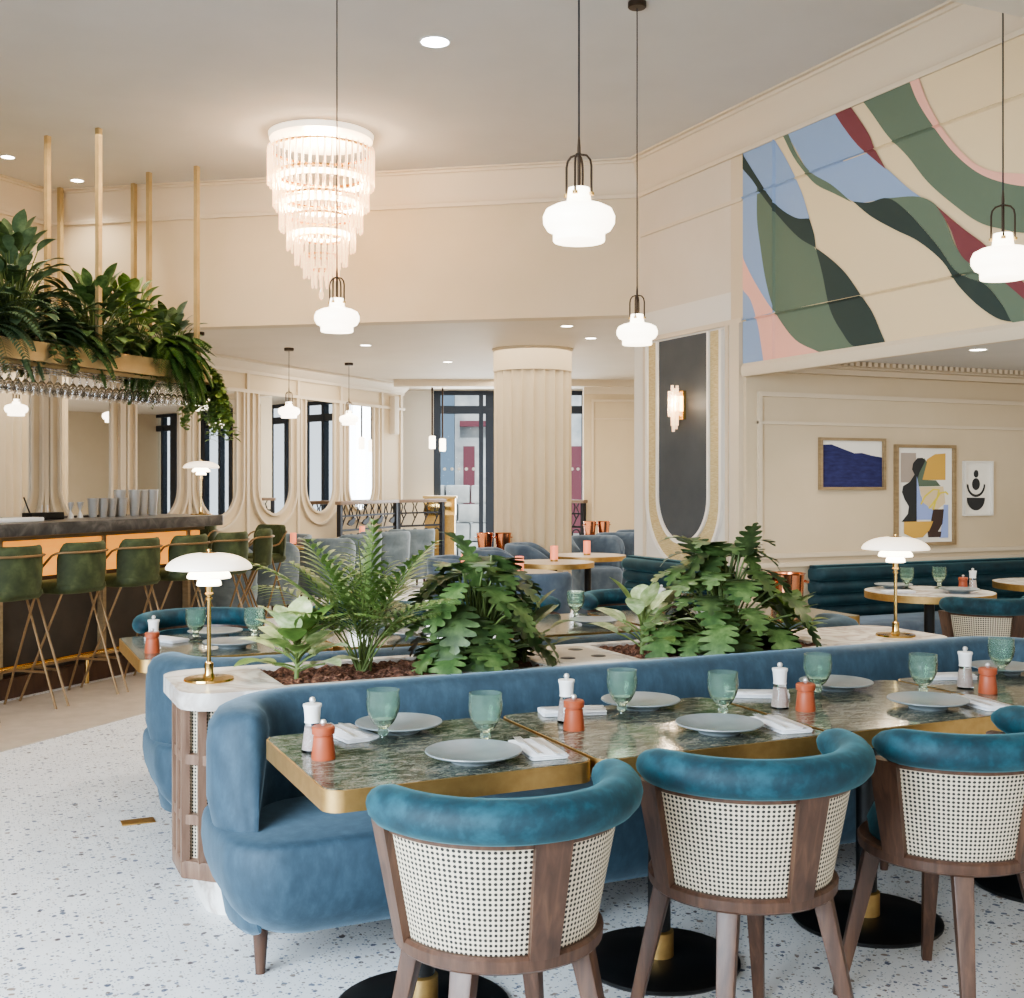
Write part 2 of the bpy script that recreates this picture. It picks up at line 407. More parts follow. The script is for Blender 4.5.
# ------------------------------------------------------------------ room shell
def slab(name, poly, z0, z1, mat):
    return struct(MB().prism(poly, z0, z1).build(name, mat, smooth=0))
def P2(f, a, b): return f(a, b)[:2]
slab('floor', [(-14, -7), (12, -7), P2(FAR, 11, 19.7), P2(FAR, -9, 19.7), (-14, 8)], -.08, 0, 'terrazzo')
slab('floor_warm_light_strip', [P2(BAR, -8, -.62), P2(BAR, 1.2, -.62), P2(BAR, 3.4, .0), P2(BAR, 3.4, .5), P2(BAR, -8, .5)], 0, .004, 'stone_band')  # beige strip puts the warm bar lighting into the floor colour
W = (5.4 - .806*8.6, 8.98 + .592*8.6)
slab('ceiling', [(5.6, -7), (5.6, 8.98), (5.4, 8.98), W, P2(BAR, -9, 3.3), (-9, -7)], 4.35, 4.5, 'ceiling')
slab('ceiling_rear', [(5.45, 8.98), (W[0], W[1]), P2(FAR, -6, 19.7), P2(FAR, 10, 19.7), (10.5, 7.5), (5.45, 7.5)], 3.0, 3.1, 'wall_light')
slab('ceiling_alcove', [(5.56, -4), (10.2, -4), (10.2, 7.5), (5.56, 7.5)], 2.42, 2.52, 'ceiling')
slab('ceiling_dropped', [(2.4, -3), (5.2, -3), (5.2, 3.11), (2.4, 3.11)], 3.2, 4.349, 'wall_light')
# fascia over the rear zone
nx, ny = .592, .806
slab('wall_fascia', [(5.4, 8.98), W, (W[0]+nx*.2, W[1]+ny*.2), (5.4+nx*.2, 8.98+ny*.2)], 2.98, 4.35, 'wall')
slab('wall_bar', [P2(BAR, -9, 3.0), P2(BAR, 10.0, 3.0), P2(BAR, 10.0, 3.2), P2(BAR, -9, 3.2)], 0, 4.35, 'wall')
slab('wall_mural', [(5.4, -4), (5.56, -4), (5.56, 7.6), (5.4, 7.6)], 2.36, 4.35, 'wall')
slab('wall_sconce', [(5.4, 7.601), (5.8, 7.601), (5.8, 9.07), (5.4, 9.07)], 0, 2.979, 'sconce_wall')
slab('wall_upper', [(5.4, 7.601), (5.56, 7.601), (5.56, 8.98), (5.4, 8.98)], 2.979, 4.35, 'wall_light')
slab('wall_alcove', [(5.4, 7.4), (10.2, 7.4), (10.2, 7.6), (5.4, 7.6)], 0, 2.36, 'wall')
slab('wall_right', [(10.0, -4), (10.2, -4), (10.2, 7.4), (10.0, 7.4)], 0, 2.5, 'wall')
slab('wall_far', [P2(FAR, -2.4, 19.4), P2(FAR, -1.3, 19.4), P2(FAR, -1.3, 19.7), P2(FAR, -2.4, 19.7)], 0, 3.0, 'sconce_wall')
slab('wall_pier', [P2(FAR, 1.07, 17.5), P2(FAR, 1.97, 17.5), P2(FAR, 1.97, 17.72), P2(FAR, 1.07, 17.72)], 0, 3.0, 'wall')
slab('wall_rear_right', [P2(FAR, 8.6, 8), P2(FAR, 8.8, 8), P2(FAR, 8.8, 19.7), P2(FAR, 8.6, 19.7)], 0, 3.0, 'wall')

def moulding(name, path, prof, mat='trim'):
    """sweep a (offset, z) profile along a plan path, offset to the left of travel, mitred"""
    n = len(path); loops = []
    for i in range(n):
        p = Vector(path[i])
        d0 = (Vector(path[i]) - Vector(path[i-1])).normalized() if i else None
        d1 = (Vector(path[i+1]) - Vector(path[i])).normalized() if i < n-1 else None
        d0 = d0 or d1; d1 = d1 or d0
        n0, n1 = Vector((-d0.y, d0.x)), Vector((-d1.y, d1.x))
        m = (n0 + n1); m = m / max(.2, m.dot(n0))
        loops.append([(p.x + m.x*o, p.y + m.y*o, z) for o, z in prof])
    return struct(MB().loft(loops).build(name, mat, smooth=30))
CORN = [(0, 4.02), (.025, 4.02), (.03, 4.05), (.02, 4.07), (.02, 4.12), (.06, 4.14), (.075, 4.17), (.15, 4.24), (.20, 4.29), (.21, 4.31), (.25, 4.315), (.26, 4.335), (.34, 4.335), (.345, 4.349), (0, 4.349)]
CORN = [(o*.42 if o > .03 else o, z) for o, z in CORN]
BW = P2(BAR, -9, 3.0)
# where the fascia meets the bar wall
dx, dy = 5.4 - BO.x, 8.98 - BO.y
pn = -dx*math.sin(BA) + dy*math.cos(BA); dn = .806*math.sin(BA) + .592*math.cos(BA)
kk = (3.0 - pn) / dn
WB = (5.4 - .806*kk, 8.98 + .592*kk)
moulding('trim_1', [(5.4, -4), (5.4, 8.98), WB, BW], CORN)
moulding('trim_2', [(5.4, -4), (5.4, 7.40)], [(0, 2.30), (.04, 2.30), (.05, 2.33), (.05, 2.37), (.03, 2.40), (0, 2.40)])
LC = [(0, 2.84), (.02, 2.84), (.03, 2.88), (.09, 2.93), (.12, 2.97), (.16, 2.975), (.16, 2.999), (0, 2.999)]
moulding('trim_3', [P2(BAR, 10.0, 3.0), WB], LC)
moulding('trim_4', [P2(FAR, 1.97, 17.5), P2(FAR, 1.07, 17.5)], [(0, 2.80), (.02, 2.80), (.08, 2.88), (.1, 2.999), (0, 2.999)])
slab('trim_5', [P2(FAR, -1.75, 17.3), P2(FAR, 3.6, 17.3), P2(FAR, 3.6, 17.49), P2(FAR, -1.75, 17.49)], 2.90, 3.0, 'trim')

def strips(name, boxes, mat='trim'):
    mb = MB()
    for b in boxes: mb.box(*b)
    return struct(mb.build(name, mat, smooth=0))
def frame_yz(x0, x1, y0, y1, z0, z1, w):   # picture-frame moulding on an x = const wall
    return [(x0, y0, z0, x1, y1, z0+w), (x0, y0, z1-w, x1, y1, z1), (x0, y0, z0+w, x1, y0+w, z1-w), (x0, y1-w, z0+w, x1, y1, z1-w)]
def frame_xz(y0, y1, xa, xb, z0, z1, w):
    return [(xa, y0, z0, xb, y1, z0+w), (xa, y0, z1-w, xb, y1, z1), (xa, y0, z0+w, xa+w, y1, z1-w), (xb-w, y0, z0+w, xb, y1, z1-w)]
strips('trim_6', [(5.385, 7.44, 3.66, 5.4, 8.95, 3.69), (5.385, 7.44, 2.72, 5.4, 8.95, 2.76), (5.38, 7.42, .80, 5.4, 8.97, .84), (5.385, 8.86, .84, 5.4, 8.90, 2.72), (5.385, 7.62, .84, 5.4, 7.66, 2.72), (5.36, 7.44, .84, 5.4, 7.56, 2.72)])
strips('trim_7', [(5.42, 7.37, .83, 10, 7.4, .865), (5.5, 7.38, 1.94, 10, 7.4, 1.965)] + frame_xz(7.375, 7.4, 5.50, 9.95, .90, 2.19, .035))
mb = MB().box(5.57, 7.3, 2.34, 10, 7.4, 2.42).box(5.57, 7.2, 2.38, 10, 7.3, 2.42)
k = 5.7
while k < 9.9:
    mb.box(k, 7.06, 2.385, k + .035, 7.16, 2.419); k += .06
struct(mb.build('trim_8', 'trim', smooth=0))
# panel moulding on the far pier
mb = MB()
for a in frame_xz(-.02, 0, 1.19, 1.86, .6, 2.72, .035) + [(1.19, -.015, 2.42, 1.86, 0, 2.44)]: mb.box(*a)
o = struct(mb.build('trim_9', 'trim', smooth=0)); o.location = FAR(0, 17.5); o.rotation_euler = (0, 0, FA)

# mural: one painted surface with raised battens running through it
MURAL = [
  ('blue', [(7.45,4.06),(7.05,4.04),(6.87,3.8),(6.73,3.57),(6.64,3.36),(7.03,2.75),(7.1,2.4),(7.43,2.4)]),
  ('green', [(7.25,3.72),(7.0,3.49),(6.76,3.27),(6.58,3.14),(6.5,2.95),(6.42,2.69),(6.3,2.52),(6.15,2.4),(6.54,2.4),(6.8,2.52),(7.03,2.75),(7.14,2.99),(7.21,3.27),(7.25,3.48)]),
  ('pink', [(7.45,3.25),(7.31,3.05),(7.14,2.85),(7.03,2.74),(6.8,2.52),(6.53,2.4),(7.17,2.4),(7.2,2.53),(7.24,2.68),(7.33,2.88),(7.45,3.01)]),
  ('dark', [(7.45,4.04),(7.26,3.81),(7.03,3.55),(6.8,3.4),(6.64,3.36),(6.59,3.24),(6.57,3.14),(6.76,3.25),(6.98,3.44),(7.17,3.63),(7.31,3.79),(7.45,3.93)]),
  ('dark', [(6.57,3.14),(6.42,3.04),(6.26,2.91),(6.11,2.74),(6.0,2.61),(5.92,2.47),(5.88,2.4),(6.16,2.4),(6.3,2.52),(6.42,2.69),(6.5,2.95)]),
  ('blue', [(6.89,4.02),(6.36,4.03),(6.28,3.91),(6.14,3.75),(6.0,3.63),(5.85,3.51),(5.68,3.36),(5.56,3.27),(5.85,3.33),(6.07,3.35),(6.2,3.39),(6.38,3.52),(6.63,3.68),(6.78,3.88)]),
  ('green', [(6.95,4.05),(6.88,4.03),(6.79,3.87),(6.63,3.69),(6.41,3.55),(6.27,3.44),(6.2,3.38),(6.38,3.48),(6.56,3.58),(6.69,3.7),(6.82,3.85)]),
  ('wine', [(6.37,4.03),(6.22,4.04),(6.14,3.94),(6.03,3.79),(5.98,3.69),(5.87,3.52),(6.0,3.63),(6.14,3.75),(6.28,3.91)]),
  ('green', [(6.09,4.03),(5.66,4.05),(5.59,3.88),(5.46,3.69),(5.29,3.48),(5.11,3.32),(4.93,3.22),(4.74,3.15),(4.44,3.07),(4.44,2.85),(4.74,2.89),(4.93,2.95),(5.11,3.03),(5.32,3.19),(5.51,3.36),(5.68,3.56),(5.85,3.73),(6.0,3.92)]),
  ('pink', [(5.67,4.05),(5.59,4.05),(5.51,3.86),(5.38,3.65),(5.2,3.44),(5.02,3.31),(4.74,3.22),(4.44,3.13),(4.44,3.07),(4.74,3.15),(4.93,3.22),(5.11,3.32),(5.29,3.48),(5.46,3.69),(5.59,3.88)]),
  ('green', [(5.85,3.33),(5.58,3.28),(5.43,3.19),(5.35,3.07),(5.26,2.89),(5.08,2.74),(4.91,2.64),(4.74,2.5),(4.59,2.4),(4.84,2.4),(4.87,2.42),(4.93,2.52),(5.05,2.65),(5.18,2.71),(5.29,2.78),(5.4,2.92),(5.51,3.04),(5.68,3.21)]),
  ('dark', [(6.18,3.38),(6.03,3.34),(5.85,3.33),(5.68,3.21),(5.51,3.04),(5.4,2.92),(5.29,2.78),(5.18,2.71),(5.05,2.65),(4.93,2.52),(4.86,2.41),(4.83,2.4),(4.96,2.44),(5.11,2.54),(5.26,2.68),(5.38,2.84),(5.58,3.0),(5.78,3.11),(6.0,3.24)]),
  ('wine', [(5.43,3.19),(5.23,3.02),(5.05,2.88),(4.91,2.74),(4.74,2.59),(4.59,2.45),(4.59,2.4),(4.74,2.5),(4.91,2.64),(5.08,2.74),(5.23,2.85),(5.33,3.05)]),
]

def mural():
    mb = MB(); names = ['cream', 'blue', 'green', 'pink', 'dark', 'wine']
    mb.ngon([(5.393, y, z) for y, z in ((7.43, 2.4), (3.2, 2.4), (3.2, 4.06), (7.43, 4.06))])
    for i, (c, pts) in enumerate(MURAL):
        mb.mi = names.index(c)
        flat_shape(mb, [(min(y, 7.43), min(4.06, max(2.4, z))) for y, z in smooth_loop(pts)], lambda p, i=i: (5.391 - .0009*(i+1), p[0], p[1]))
    bm = mb.bm
    bmesh.ops.triangulate(bm, faces=bm.faces)
    w = .012
    for ax, vals in ((2, (3.68, 2.735)), (1, (7.04,))):
        for c in vals:
            for d in (-w, 0, w):
                co = [0, 0, 0]; no = [0, 0, 0]; co[ax] = c + d; no[ax] = 1
                bmesh.ops.bisect_plane(bm, geom=bm.verts[:] + bm.edges[:] + bm.faces[:], plane_co=co, plane_no=no)
            for v in bm.verts:
                if abs(v.co[ax] - c) < 1e-4: v.co.x -= .018
    for f in bm.faces:
        if f.normal.x > 0: f.normal_flip()
    o = mb.build('mural', [MCOL[c] for c in names], smooth=0, norm=False)
    tag(o, 'large abstract mural of flowing blue, green, pink and wine shapes high on the wall', 'mural')
mural()

# slate niche with straw border and crystal sconce
t = thing('niche_panel', 'tall dark slate wall panel with rounded bottom in a straw-coloured border', 'wall panel', (5.398, 8.26, 0))
def upanel(name, w, z0, z1, d0, d1, mat, hole=None):
    mb = MB(); po = cap_path(w, z0, z1, 20)
    if hole:
        pi = cap_path(hole[0], hole[1], z1, 20)
        A = [[mb.v((-d, x, z)) for x, z in q] for d in (d0, d1) for q in (po, pi)]
        n = len(po)
        for i in range(n - 1):
            mb.face((A[0][i], A[0][i+1], A[1][i+1], A[1][i])); mb.face((A[2][i], A[2][i+1], A[3][i+1], A[3][i]))
            mb.face((A[0][i], A[0][i+1], A[2][i+1], A[2][i])); mb.face((A[1][i], A[1][i+1], A[3][i+1], A[3][i]))
        for i in (0, n-1): mb.face((A[0][i], A[1][i], A[3][i], A[2][i]))
    else:
        mb.loft([[(-d, x, z) for x, z in po] for d in (d0, d1)])
    return mb.build(name, mat, t, smooth=30)
upanel('slate_field', .74, 1.0, 2.70, 0, .012, 'slate_panel')
upanel('straw_border', 1.08, .80, 2.70, 0, .014, 'raffia', (.74, 1.0))
upanel('inner_moulding', .80, .97, 2.70, 0, .03, 'trim_white', (.74, 1.0))
upanel('outer_moulding', 1.14, .775, 2.70, 0, .03, 'trim_white', (1.08, .80))

t = thing('crystal_sconce', 'lit crystal wall sconce of glass prisms on the slate panel', 'wall lamp', (5.386, 8.26, 2.13))
MB().box(-.03, -.05, -.12, 0, .05, .12).build('back_plate', 'polished_brass', t)
for i, (y, z0, z1) in enumerate([(-.075, -.09, .10), (-.045, -.12, .16), (-.015, -.2, .14), (.015, -.22, .14), (.045, -.12, .17), (.075, -.09, .12), (-.03, -.17, .02), (.03, -.17, .02)]):
    mb = MB().prism([(-.075 - .01*(i % 2) + .014*math.cos(PI*j/3), y + .014*math.sin(PI*j/3)) for j in range(6)], z0, z1)
    mb.build('crystal_prism', 'crystal', t, smooth=0)
MB().lathe([(0.001, -.05), (.022, -.045), (.022, .075), (.001, .08)], 12, (-.05, 0, 0)).build('bulb', 'lit_band', t)
l = bpy.data.lights.new('sconce_glow', 'POINT'); l.energy = 7; l.color = (1, .8, .55); l.shadow_soft_size = .04
o = bpy.data.objects.new('sconce_glow', l); COL.objects.link(o); o.location = (-.13, 0, .02); o.parent = t

# ---- mirror wall: U-shaped mirrors in mouldings
for i, (tc, lab) in enumerate(((2.03, 'wall mirror behind the bar, left half lost behind the glass rack'), (3.13, 'wall mirror behind the bar bottle end, under the hanging plants'), (4.23, 'wall mirror behind the row of steel cocktail cups'),
                 (5.31, 'tall rounded-bottom mirror beside the lamp on the bar'), (6.49, 'tall rounded-bottom mirror, left of the two whole ones right of the bar'),
                 (7.57, 'tall rounded-bottom mirror, right of the two whole ones right of the bar'), (8.68, 'tall mirror partly behind the iron railing with birds'))):
    t = thing('wall_mirror', lab, 'mirror', BAR(tc, 3.0), BA, 'mirrors along the cream wall')
    def u2(name, w, z0, z1, d, mat, hole=None):
        mb = MB(); po = cap_path(w, z0, z1, 18)
        if hole:
            pi = cap_path(hole[0], hole[1], z1, 18); n = len(po)
            A = [[mb.v((x, -dd, z)) for x, z in q] for dd in (0, d) for q in (po, pi)]
            for i in range(n-1):
                mb.face((A[2][i], A[2][i+1], A[3][i+1], A[3][i])); mb.face((A[0][i], A[0][i+1], A[2][i+1], A[2][i])); mb.face((A[1][i], A[1][i+1], A[3][i+1], A[3][i]))
            for i in (0, n-1): mb.face((A[0][i], A[1][i], A[3][i], A[2][i]))
        else: mb.loft([[(x, -dd, z) for x, z in po] for dd in (.001, d)])
        return mb.build(name, mat, t, smooth=30)
    u2('glass', .70, 1.08, 2.60, .012, 'mirror')
    u2('inner_frame', .76, 1.05, 2.60, .03, 'trim', (.70, 1.08))
    u2('outer_frame', 1.02, .90, 2.60, .04, 'trim', (.96, .93))
mb = MB()
for tt in (1.48, 2.58, 3.68, 4.77, 5.9, 7.03, 8.12, 9.3, 9.9): mb.box(tt-.025, -.03, .1, tt+.025, 0, 2.84)
mb.box(-8, -.035, 2.60, 10, 0, 2.64)
o = struct(mb.build('trim_10', 'trim', smooth=0)); o.location = BAR(0, 3.0); o.rotation_euler = (0, 0, BA)

# ---- windows of the far wing
def window(name, x0, x1, uprights, transom=2.62):
    t = thing(name, 'tall dark-framed street window', 'window'); del t['label']; del t['category']
    struct(t); t.location = FAR(0, 19.5); t.rotation_euler = (0, 0, FA)
    mb = MB().box(x0, -.05, transom, x1, .05, transom + .13).box(x0, -.05, 2.93, x1, .05, 3.0).box(x0, -.05, 0, x1, .05, .1)
    for a, b in uprights: mb.box(a, -.06, 0, b, .06, 2.97)
    mb.build('window_frame', 'blue_black', t, smooth=0)
    MB().box(x0, -.006, .1, x1, .006, 2.95).build('pane', 'glass_pane', t, smooth=0)
    return t
w = window('window_1', -1.3, 1.25, [(-1.3, -1.19), (-.55, -.48), (-.44, -.26), (.55, .75), (1.16, 1.25)])
mb = MB()
for i in range(9): mb.lathe([(.001, 0), (.028, .0)], 10, (-1.12 + i*.12 if i < 5 else .8 + (i-5)*.1, 0, 0))
mb.xf(Matrix.Rotation(PI/2, 4, 'X')); mb.build('safety_dots', 'white', w, loc=(0, -.02, 1.70))
ups = []
x = 1.4
while x < 8.5: ups += [(x, x+.28), (x+.62, x+.7)]; x += 1.25
window('window_2', 1.3, 8.6, ups)
# ---- the street
struct(MB().box(-16, 19.8, -.2, 18, 44, -.06).build('street_ground', 'paving', smooth=0)).rotation_euler = (0, 0, FA)
t = thing('street_building', 'pale stone building with a red shopfront across the street, seen through the window', 'building', FAR(0, 27), FA)
MB().box(-9, 0, -.1, 12, 1, 9).build('stone_wall', 'stone', t, smooth=0)
for i in range(-5, 8): MB().box(i*1.6-.45, -.04, 4.0, i*1.6+.45, .02, 6.4).build('upper_window', 'dark_pane', t, smooth=0)
MB().box(-1.12, -.12, .9, -.86, .02, 2.3).build('shopfront', 'shop_red', t, smooth=0); MB().box(1.3, -.12, .3, 1.6, .02, 2.3).build('shopfront', 'shop_red', t, smooth=0)
MB().box(-1.2, -.2, 2.75, -.5, .05, 2.88).build('shop_fascia', 'shop_red', t, smooth=0)
MB().box(-3.2, -.3, -.1, -1.32, .02, 9).build('render_panel', 'shop_blue', t, smooth=0)
mb = MB()
for r in range(4):
    for c in range(5): mb.box(-.62 + .6*c - .3*(r % 2), -.02, r*.36, -.05 + .6*c - .3*(r % 2), .5, r*.36 + .34)
mb.xf(Matrix.Scale(.8, 4, (1, 0, 0))).bevel(.04)
tag(mb.build('stone_wall', 'stone', loc=FAR(-1.0, 22.2)), 'low wall of large stone blocks outside the far window', 'stone wall').rotation_euler = (0, 0, FA)

# ---- fluted column
t = thing('column', 'thick cream fluted column standing in the middle of the rear room', 'column', FAR(.235, 13.35))
NF = 22
def flute(k, i, r): return -.05*abs(math.sin(PI*NF*i/264.0))**.8
MB().lathe([(.445, 0), (.445, 2.74)], 264, fn=flute).build('fluted_shaft', 'wall', t, smooth=50)
MB().lathe([(.448, 2.74), (.448, 2.98), (.465, 2.985), (.465, 2.999)], 64).build('collar', 'wall', t)

# ---- wall light box and host stand
o = MB().box(-.07, -.1, 2.22, .07, 0, 2.80).bevel(.01).build('wall_light', 'wall_light', loc=BAR(9.62, 3.0))
o.rotation_euler = (0, 0, BA); tag(o, 'slim cream box light high on the cream wall by the far window', 'wall lamp')
t = thing('host_stand', 'brass host stand with an ornamental panel beside the far window', 'stand', FAR(-1.16, 18.75), FA)
MB().box(-.24, 0, .02, .24, .3, .95).bevel(.01).build('body', 'brass', t)
MB().box(-.25, -.01, .95, .25, .31, 1.22).bevel(.01).build('ornament_panel', 'polished_brass', t)
MB().box(-.27, -.02, 1.22, .27, .33, 1.26).build('top', 'brass', t)

# ---- wrought-iron railings
def railing(name, label, a, b, birds):
    A, B = Vector(a), Vector(b); L = (B-A).length; ang = math.atan2((B-A).y, (B-A).x)
    t = thing(name, label, 'railing', a, ang)
    MB().box(-.05, -.05, 1.17, L+.05, .05, 1.22).bevel(.012).build('handrail', 'rail_wood', t)
    for z0, z1 in ((1.0, 1.025), (.80, .83), (.06, .09)): MB().box(0, -.012, z0, L, .012, z1).build('rail', 'iron', t, smooth=0)
    for x in (0, L): MB().box(x-.03, -.03, 0, x+.03, .03, 1.17).build('post', 'iron', t, smooth=0)
    n = int(L/.2)
    for i in range(n):
        x = (i + .5)*L/n; w = L/n*.27
        pth = [(x-w, 0, .08), (x-w, 0, .70)] + [(x - w*math.cos(PI*k/6), 0, .70 + w*math.sin(PI*k/6)) for k in range(1, 6)] + [(x+w, 0, .70), (x+w, 0, .08)]
        MB().tube(pth, .012, 6).build('arched_baluster', 'iron', t)
        if birds and i % 2 == 1:
            mb = MB()
            mb.prism([(-.10, .0), (-.04, .05), (.02, .06), (.06, .10), (.10, .08), (.13, .07), (.10, .05), (.07, .0), (.0, -.03), (-.05, -.02)], -.012, .012)
            mb.xf(Matrix.Translation((x, 0, .90)) @ Matrix.Rotation(PI/2, 4, 'X')); mb.build('bird', 'iron', t)
        else:
            MB().tube([(x-.06, 0, .83), (x, 0, .93), (x+.05, 0, 1.0)], .01, 6).tube([(x, 0, .93), (x-.04, 0, 1.0)], .01, 6).build('branch', 'iron', t)
        mb = MB()
        mb.tube([(x-.05, 0, 1.025), (x-.02, 0, 1.12), (x-.05, 0, 1.17)], .01, 6).tube([(x+.05, 0, 1.025), (x+.01, 0, 1.1), (x+.05, 0, 1.17)], .01, 6)
        mb.build('scroll', 'iron', t)
railing('iron_railing', 'black wrought-iron railing with birds perched on branches, by the mirrors', FAR(-2.37, 16.1), FAR(-1.75, 17.6), True)
railing('iron_railing', 'black wrought-iron railing of narrow balusters by the brass host stand', FAR(-1.72, 17.65), FAR(-1.1, 18.4), False)
railing('iron_railing', 'short piece of iron railing in the gap right of the fluted column', FAR(.86, 17.6), FAR(1.06, 17.4), False)

# ------------------------------------------------------------------ planter
PY0, PY1, PX0, PX1, PZ = 4.02, 4.58, .645, 4.12, .78
t = thing('planter_counter', 'long planter divider topped in white marble, cane and walnut slats on its end', 'planter', (PX0, 4.3, 0))
t.location = (0, 0, 0)
MB().prism(rrect(PX0+.1, PX1-.1, PY0+.05, PY1-.05, .1), 0, .11).build('plinth', 'white_marble', t)
def oct_(o, c=.17):
    c -= .586*o
    x0, x1, y0, y1 = PX0+o, PX1-o, PY0+o, PY1-o
    return [(x0+c, y0), (x1-c, y0), (x1, y0+c), (x1, y1-c), (x1-c, y1), (x0+c, y1), (x0, y1-c), (x0, y0+c)]
def oct_uv(mb, o, z0, z1):
    uvl = mb.bm.loops.layers.uv.new('UVMap'); P = oct_(o); d = 0
    for i in range(8):
        a, b = P[i], P[(i+1) % 8]; l = math.dist(a, b)
        f = mb.ngon([(a[0], a[1], z0), (b[0], b[1], z0), (b[0], b[1], z1), (a[0], a[1], z1)])
        for lp, uv in zip(f.loops, ((d, z0), (d+l, z0), (d+l, z1), (d, z1))): lp[uvl].uv = uv
        d += l
    return mb
oct_uv(MB(), .055, .14, .73).build('cane_panel', 'cane', t, smooth=0)
MB().prism(oct_(.02), .11, .175).bevel(.008).build('bottom_rail', 'slat_wood', t)
def ring(o0, o1, z0, z1):
    mb = MB(); A = oct_(o0); B = oct_(o1)
    v = [[mb.v((x, y, z)) for x, y in q] for q in (A, B) for z in (z0, z1)]
    for i in range(8):
        j = (i+1) % 8
        mb.face((v[0][i], v[0][j], v[1][j], v[1][i])); mb.face((v[2][i], v[2][j], v[3][j], v[3][i]))
        mb.face((v[1][i], v[1][j], v[3][j], v[3][i])); mb.face((v[0][i], v[0][j], v[2][j], v[2][i]))
    return mb
ring(.025, .058, .30, .335).build('middle_rail', 'slat_wood', t, smooth=0)
ring(.025, .058, .51, .545).build('middle_rail', 'slat_wood', t, smooth=0)
P = oct_(.035)
for a, b, n in ((P[6], P[7], 3), (P[7], P[0], 4), (P[5], P[6], 3), (P[0], (PX0 + .6, P[0][1]), 6), (P[2], P[3], 4)):
    for k in range(n - 1 if b is not P[3] else n):
        f = k / max(1, n - 1)
        x, y = a[0] + (b[0]-a[0])*f, a[1] + (b[1]-a[1])*f
        MB().box(x-.014, y-.014, .17, x+.014, y+.014, .725).build('slat', 'slat_wood', t, smooth=0)
def rr_top():
    """marble top with two planting troughs"""
    mb = MB()
    out = rrect(PX0, PX1, PY0, PY1, .12, 8)
    xs = [(PX0, 1.0), (2.04, 2.46), (3.42, PX1)]
    # rims front/back and end/middle pieces; one continuous slab made of pieces sharing faces
    mb.prism([p for p in rrect(PX0, 1.02, PY0, PY1, .12, 8) if p[0] < .8] + [(1.0, PY0), (1.0, PY1)], .72, PZ)
    mb.prism([(2.04, PY0), (2.46, PY0), (2.46, PY1), (2.04, PY1)], .72, PZ)
    mb.prism([(3.42, PY0)] + [p for p in rrect(3.3, PX1, PY0, PY1, .12, 8)[21:] if p[0] > 3.75] + [p for p in rrect(3.3, PX1, PY0, PY1, .12, 8)[:7]] + [(3.42, PY1)], .72, PZ)
    for a, b in ((1.0, 2.04), (2.46, 3.42)):
        mb.box(a, PY0, .72, b, PY0+.06, PZ); mb.box(a, PY1-.06, .72, b, PY1, PZ)
    return mb
rr_top().build('marble_top', 'white_marble', t, smooth=30)
for a, b in ((1.0, 2.04), (2.46, 3.42)):
    mb = MB(); nx_, ny_ = 60, 26
    g = [[mb.v((a + (b-a)*i/nx_, PY0+.06 + (PY1-PY0-.12)*j/ny_, .765 + random.uniform(-.008, .012))) for j in range(ny_+1)] for i in range(nx_+1)]
    for i in range(nx_):
        for j in range(ny_): mb.face((g[i][j], g[i+1][j], g[i+1][j+1], g[i][j+1]))
    o = mb.build('bark_mulch', 'soil', t, smooth=0, norm=False); o['kind'] = 'stuff'
MB().box(2.12, 4.10, PZ, 2.40, 4.50, PZ+.004).build('service_plate', 'stone_band', t, smooth=0)
for x in (2.19, 2.33):
    for y in (4.2, 4.4): MB().lathe([(.001, PZ+.004), (.032, PZ+.004), (.03, PZ+.0055), (.001, PZ+.0055)], 20, (x, y, 0)).build('cable_hole', 'black', t)

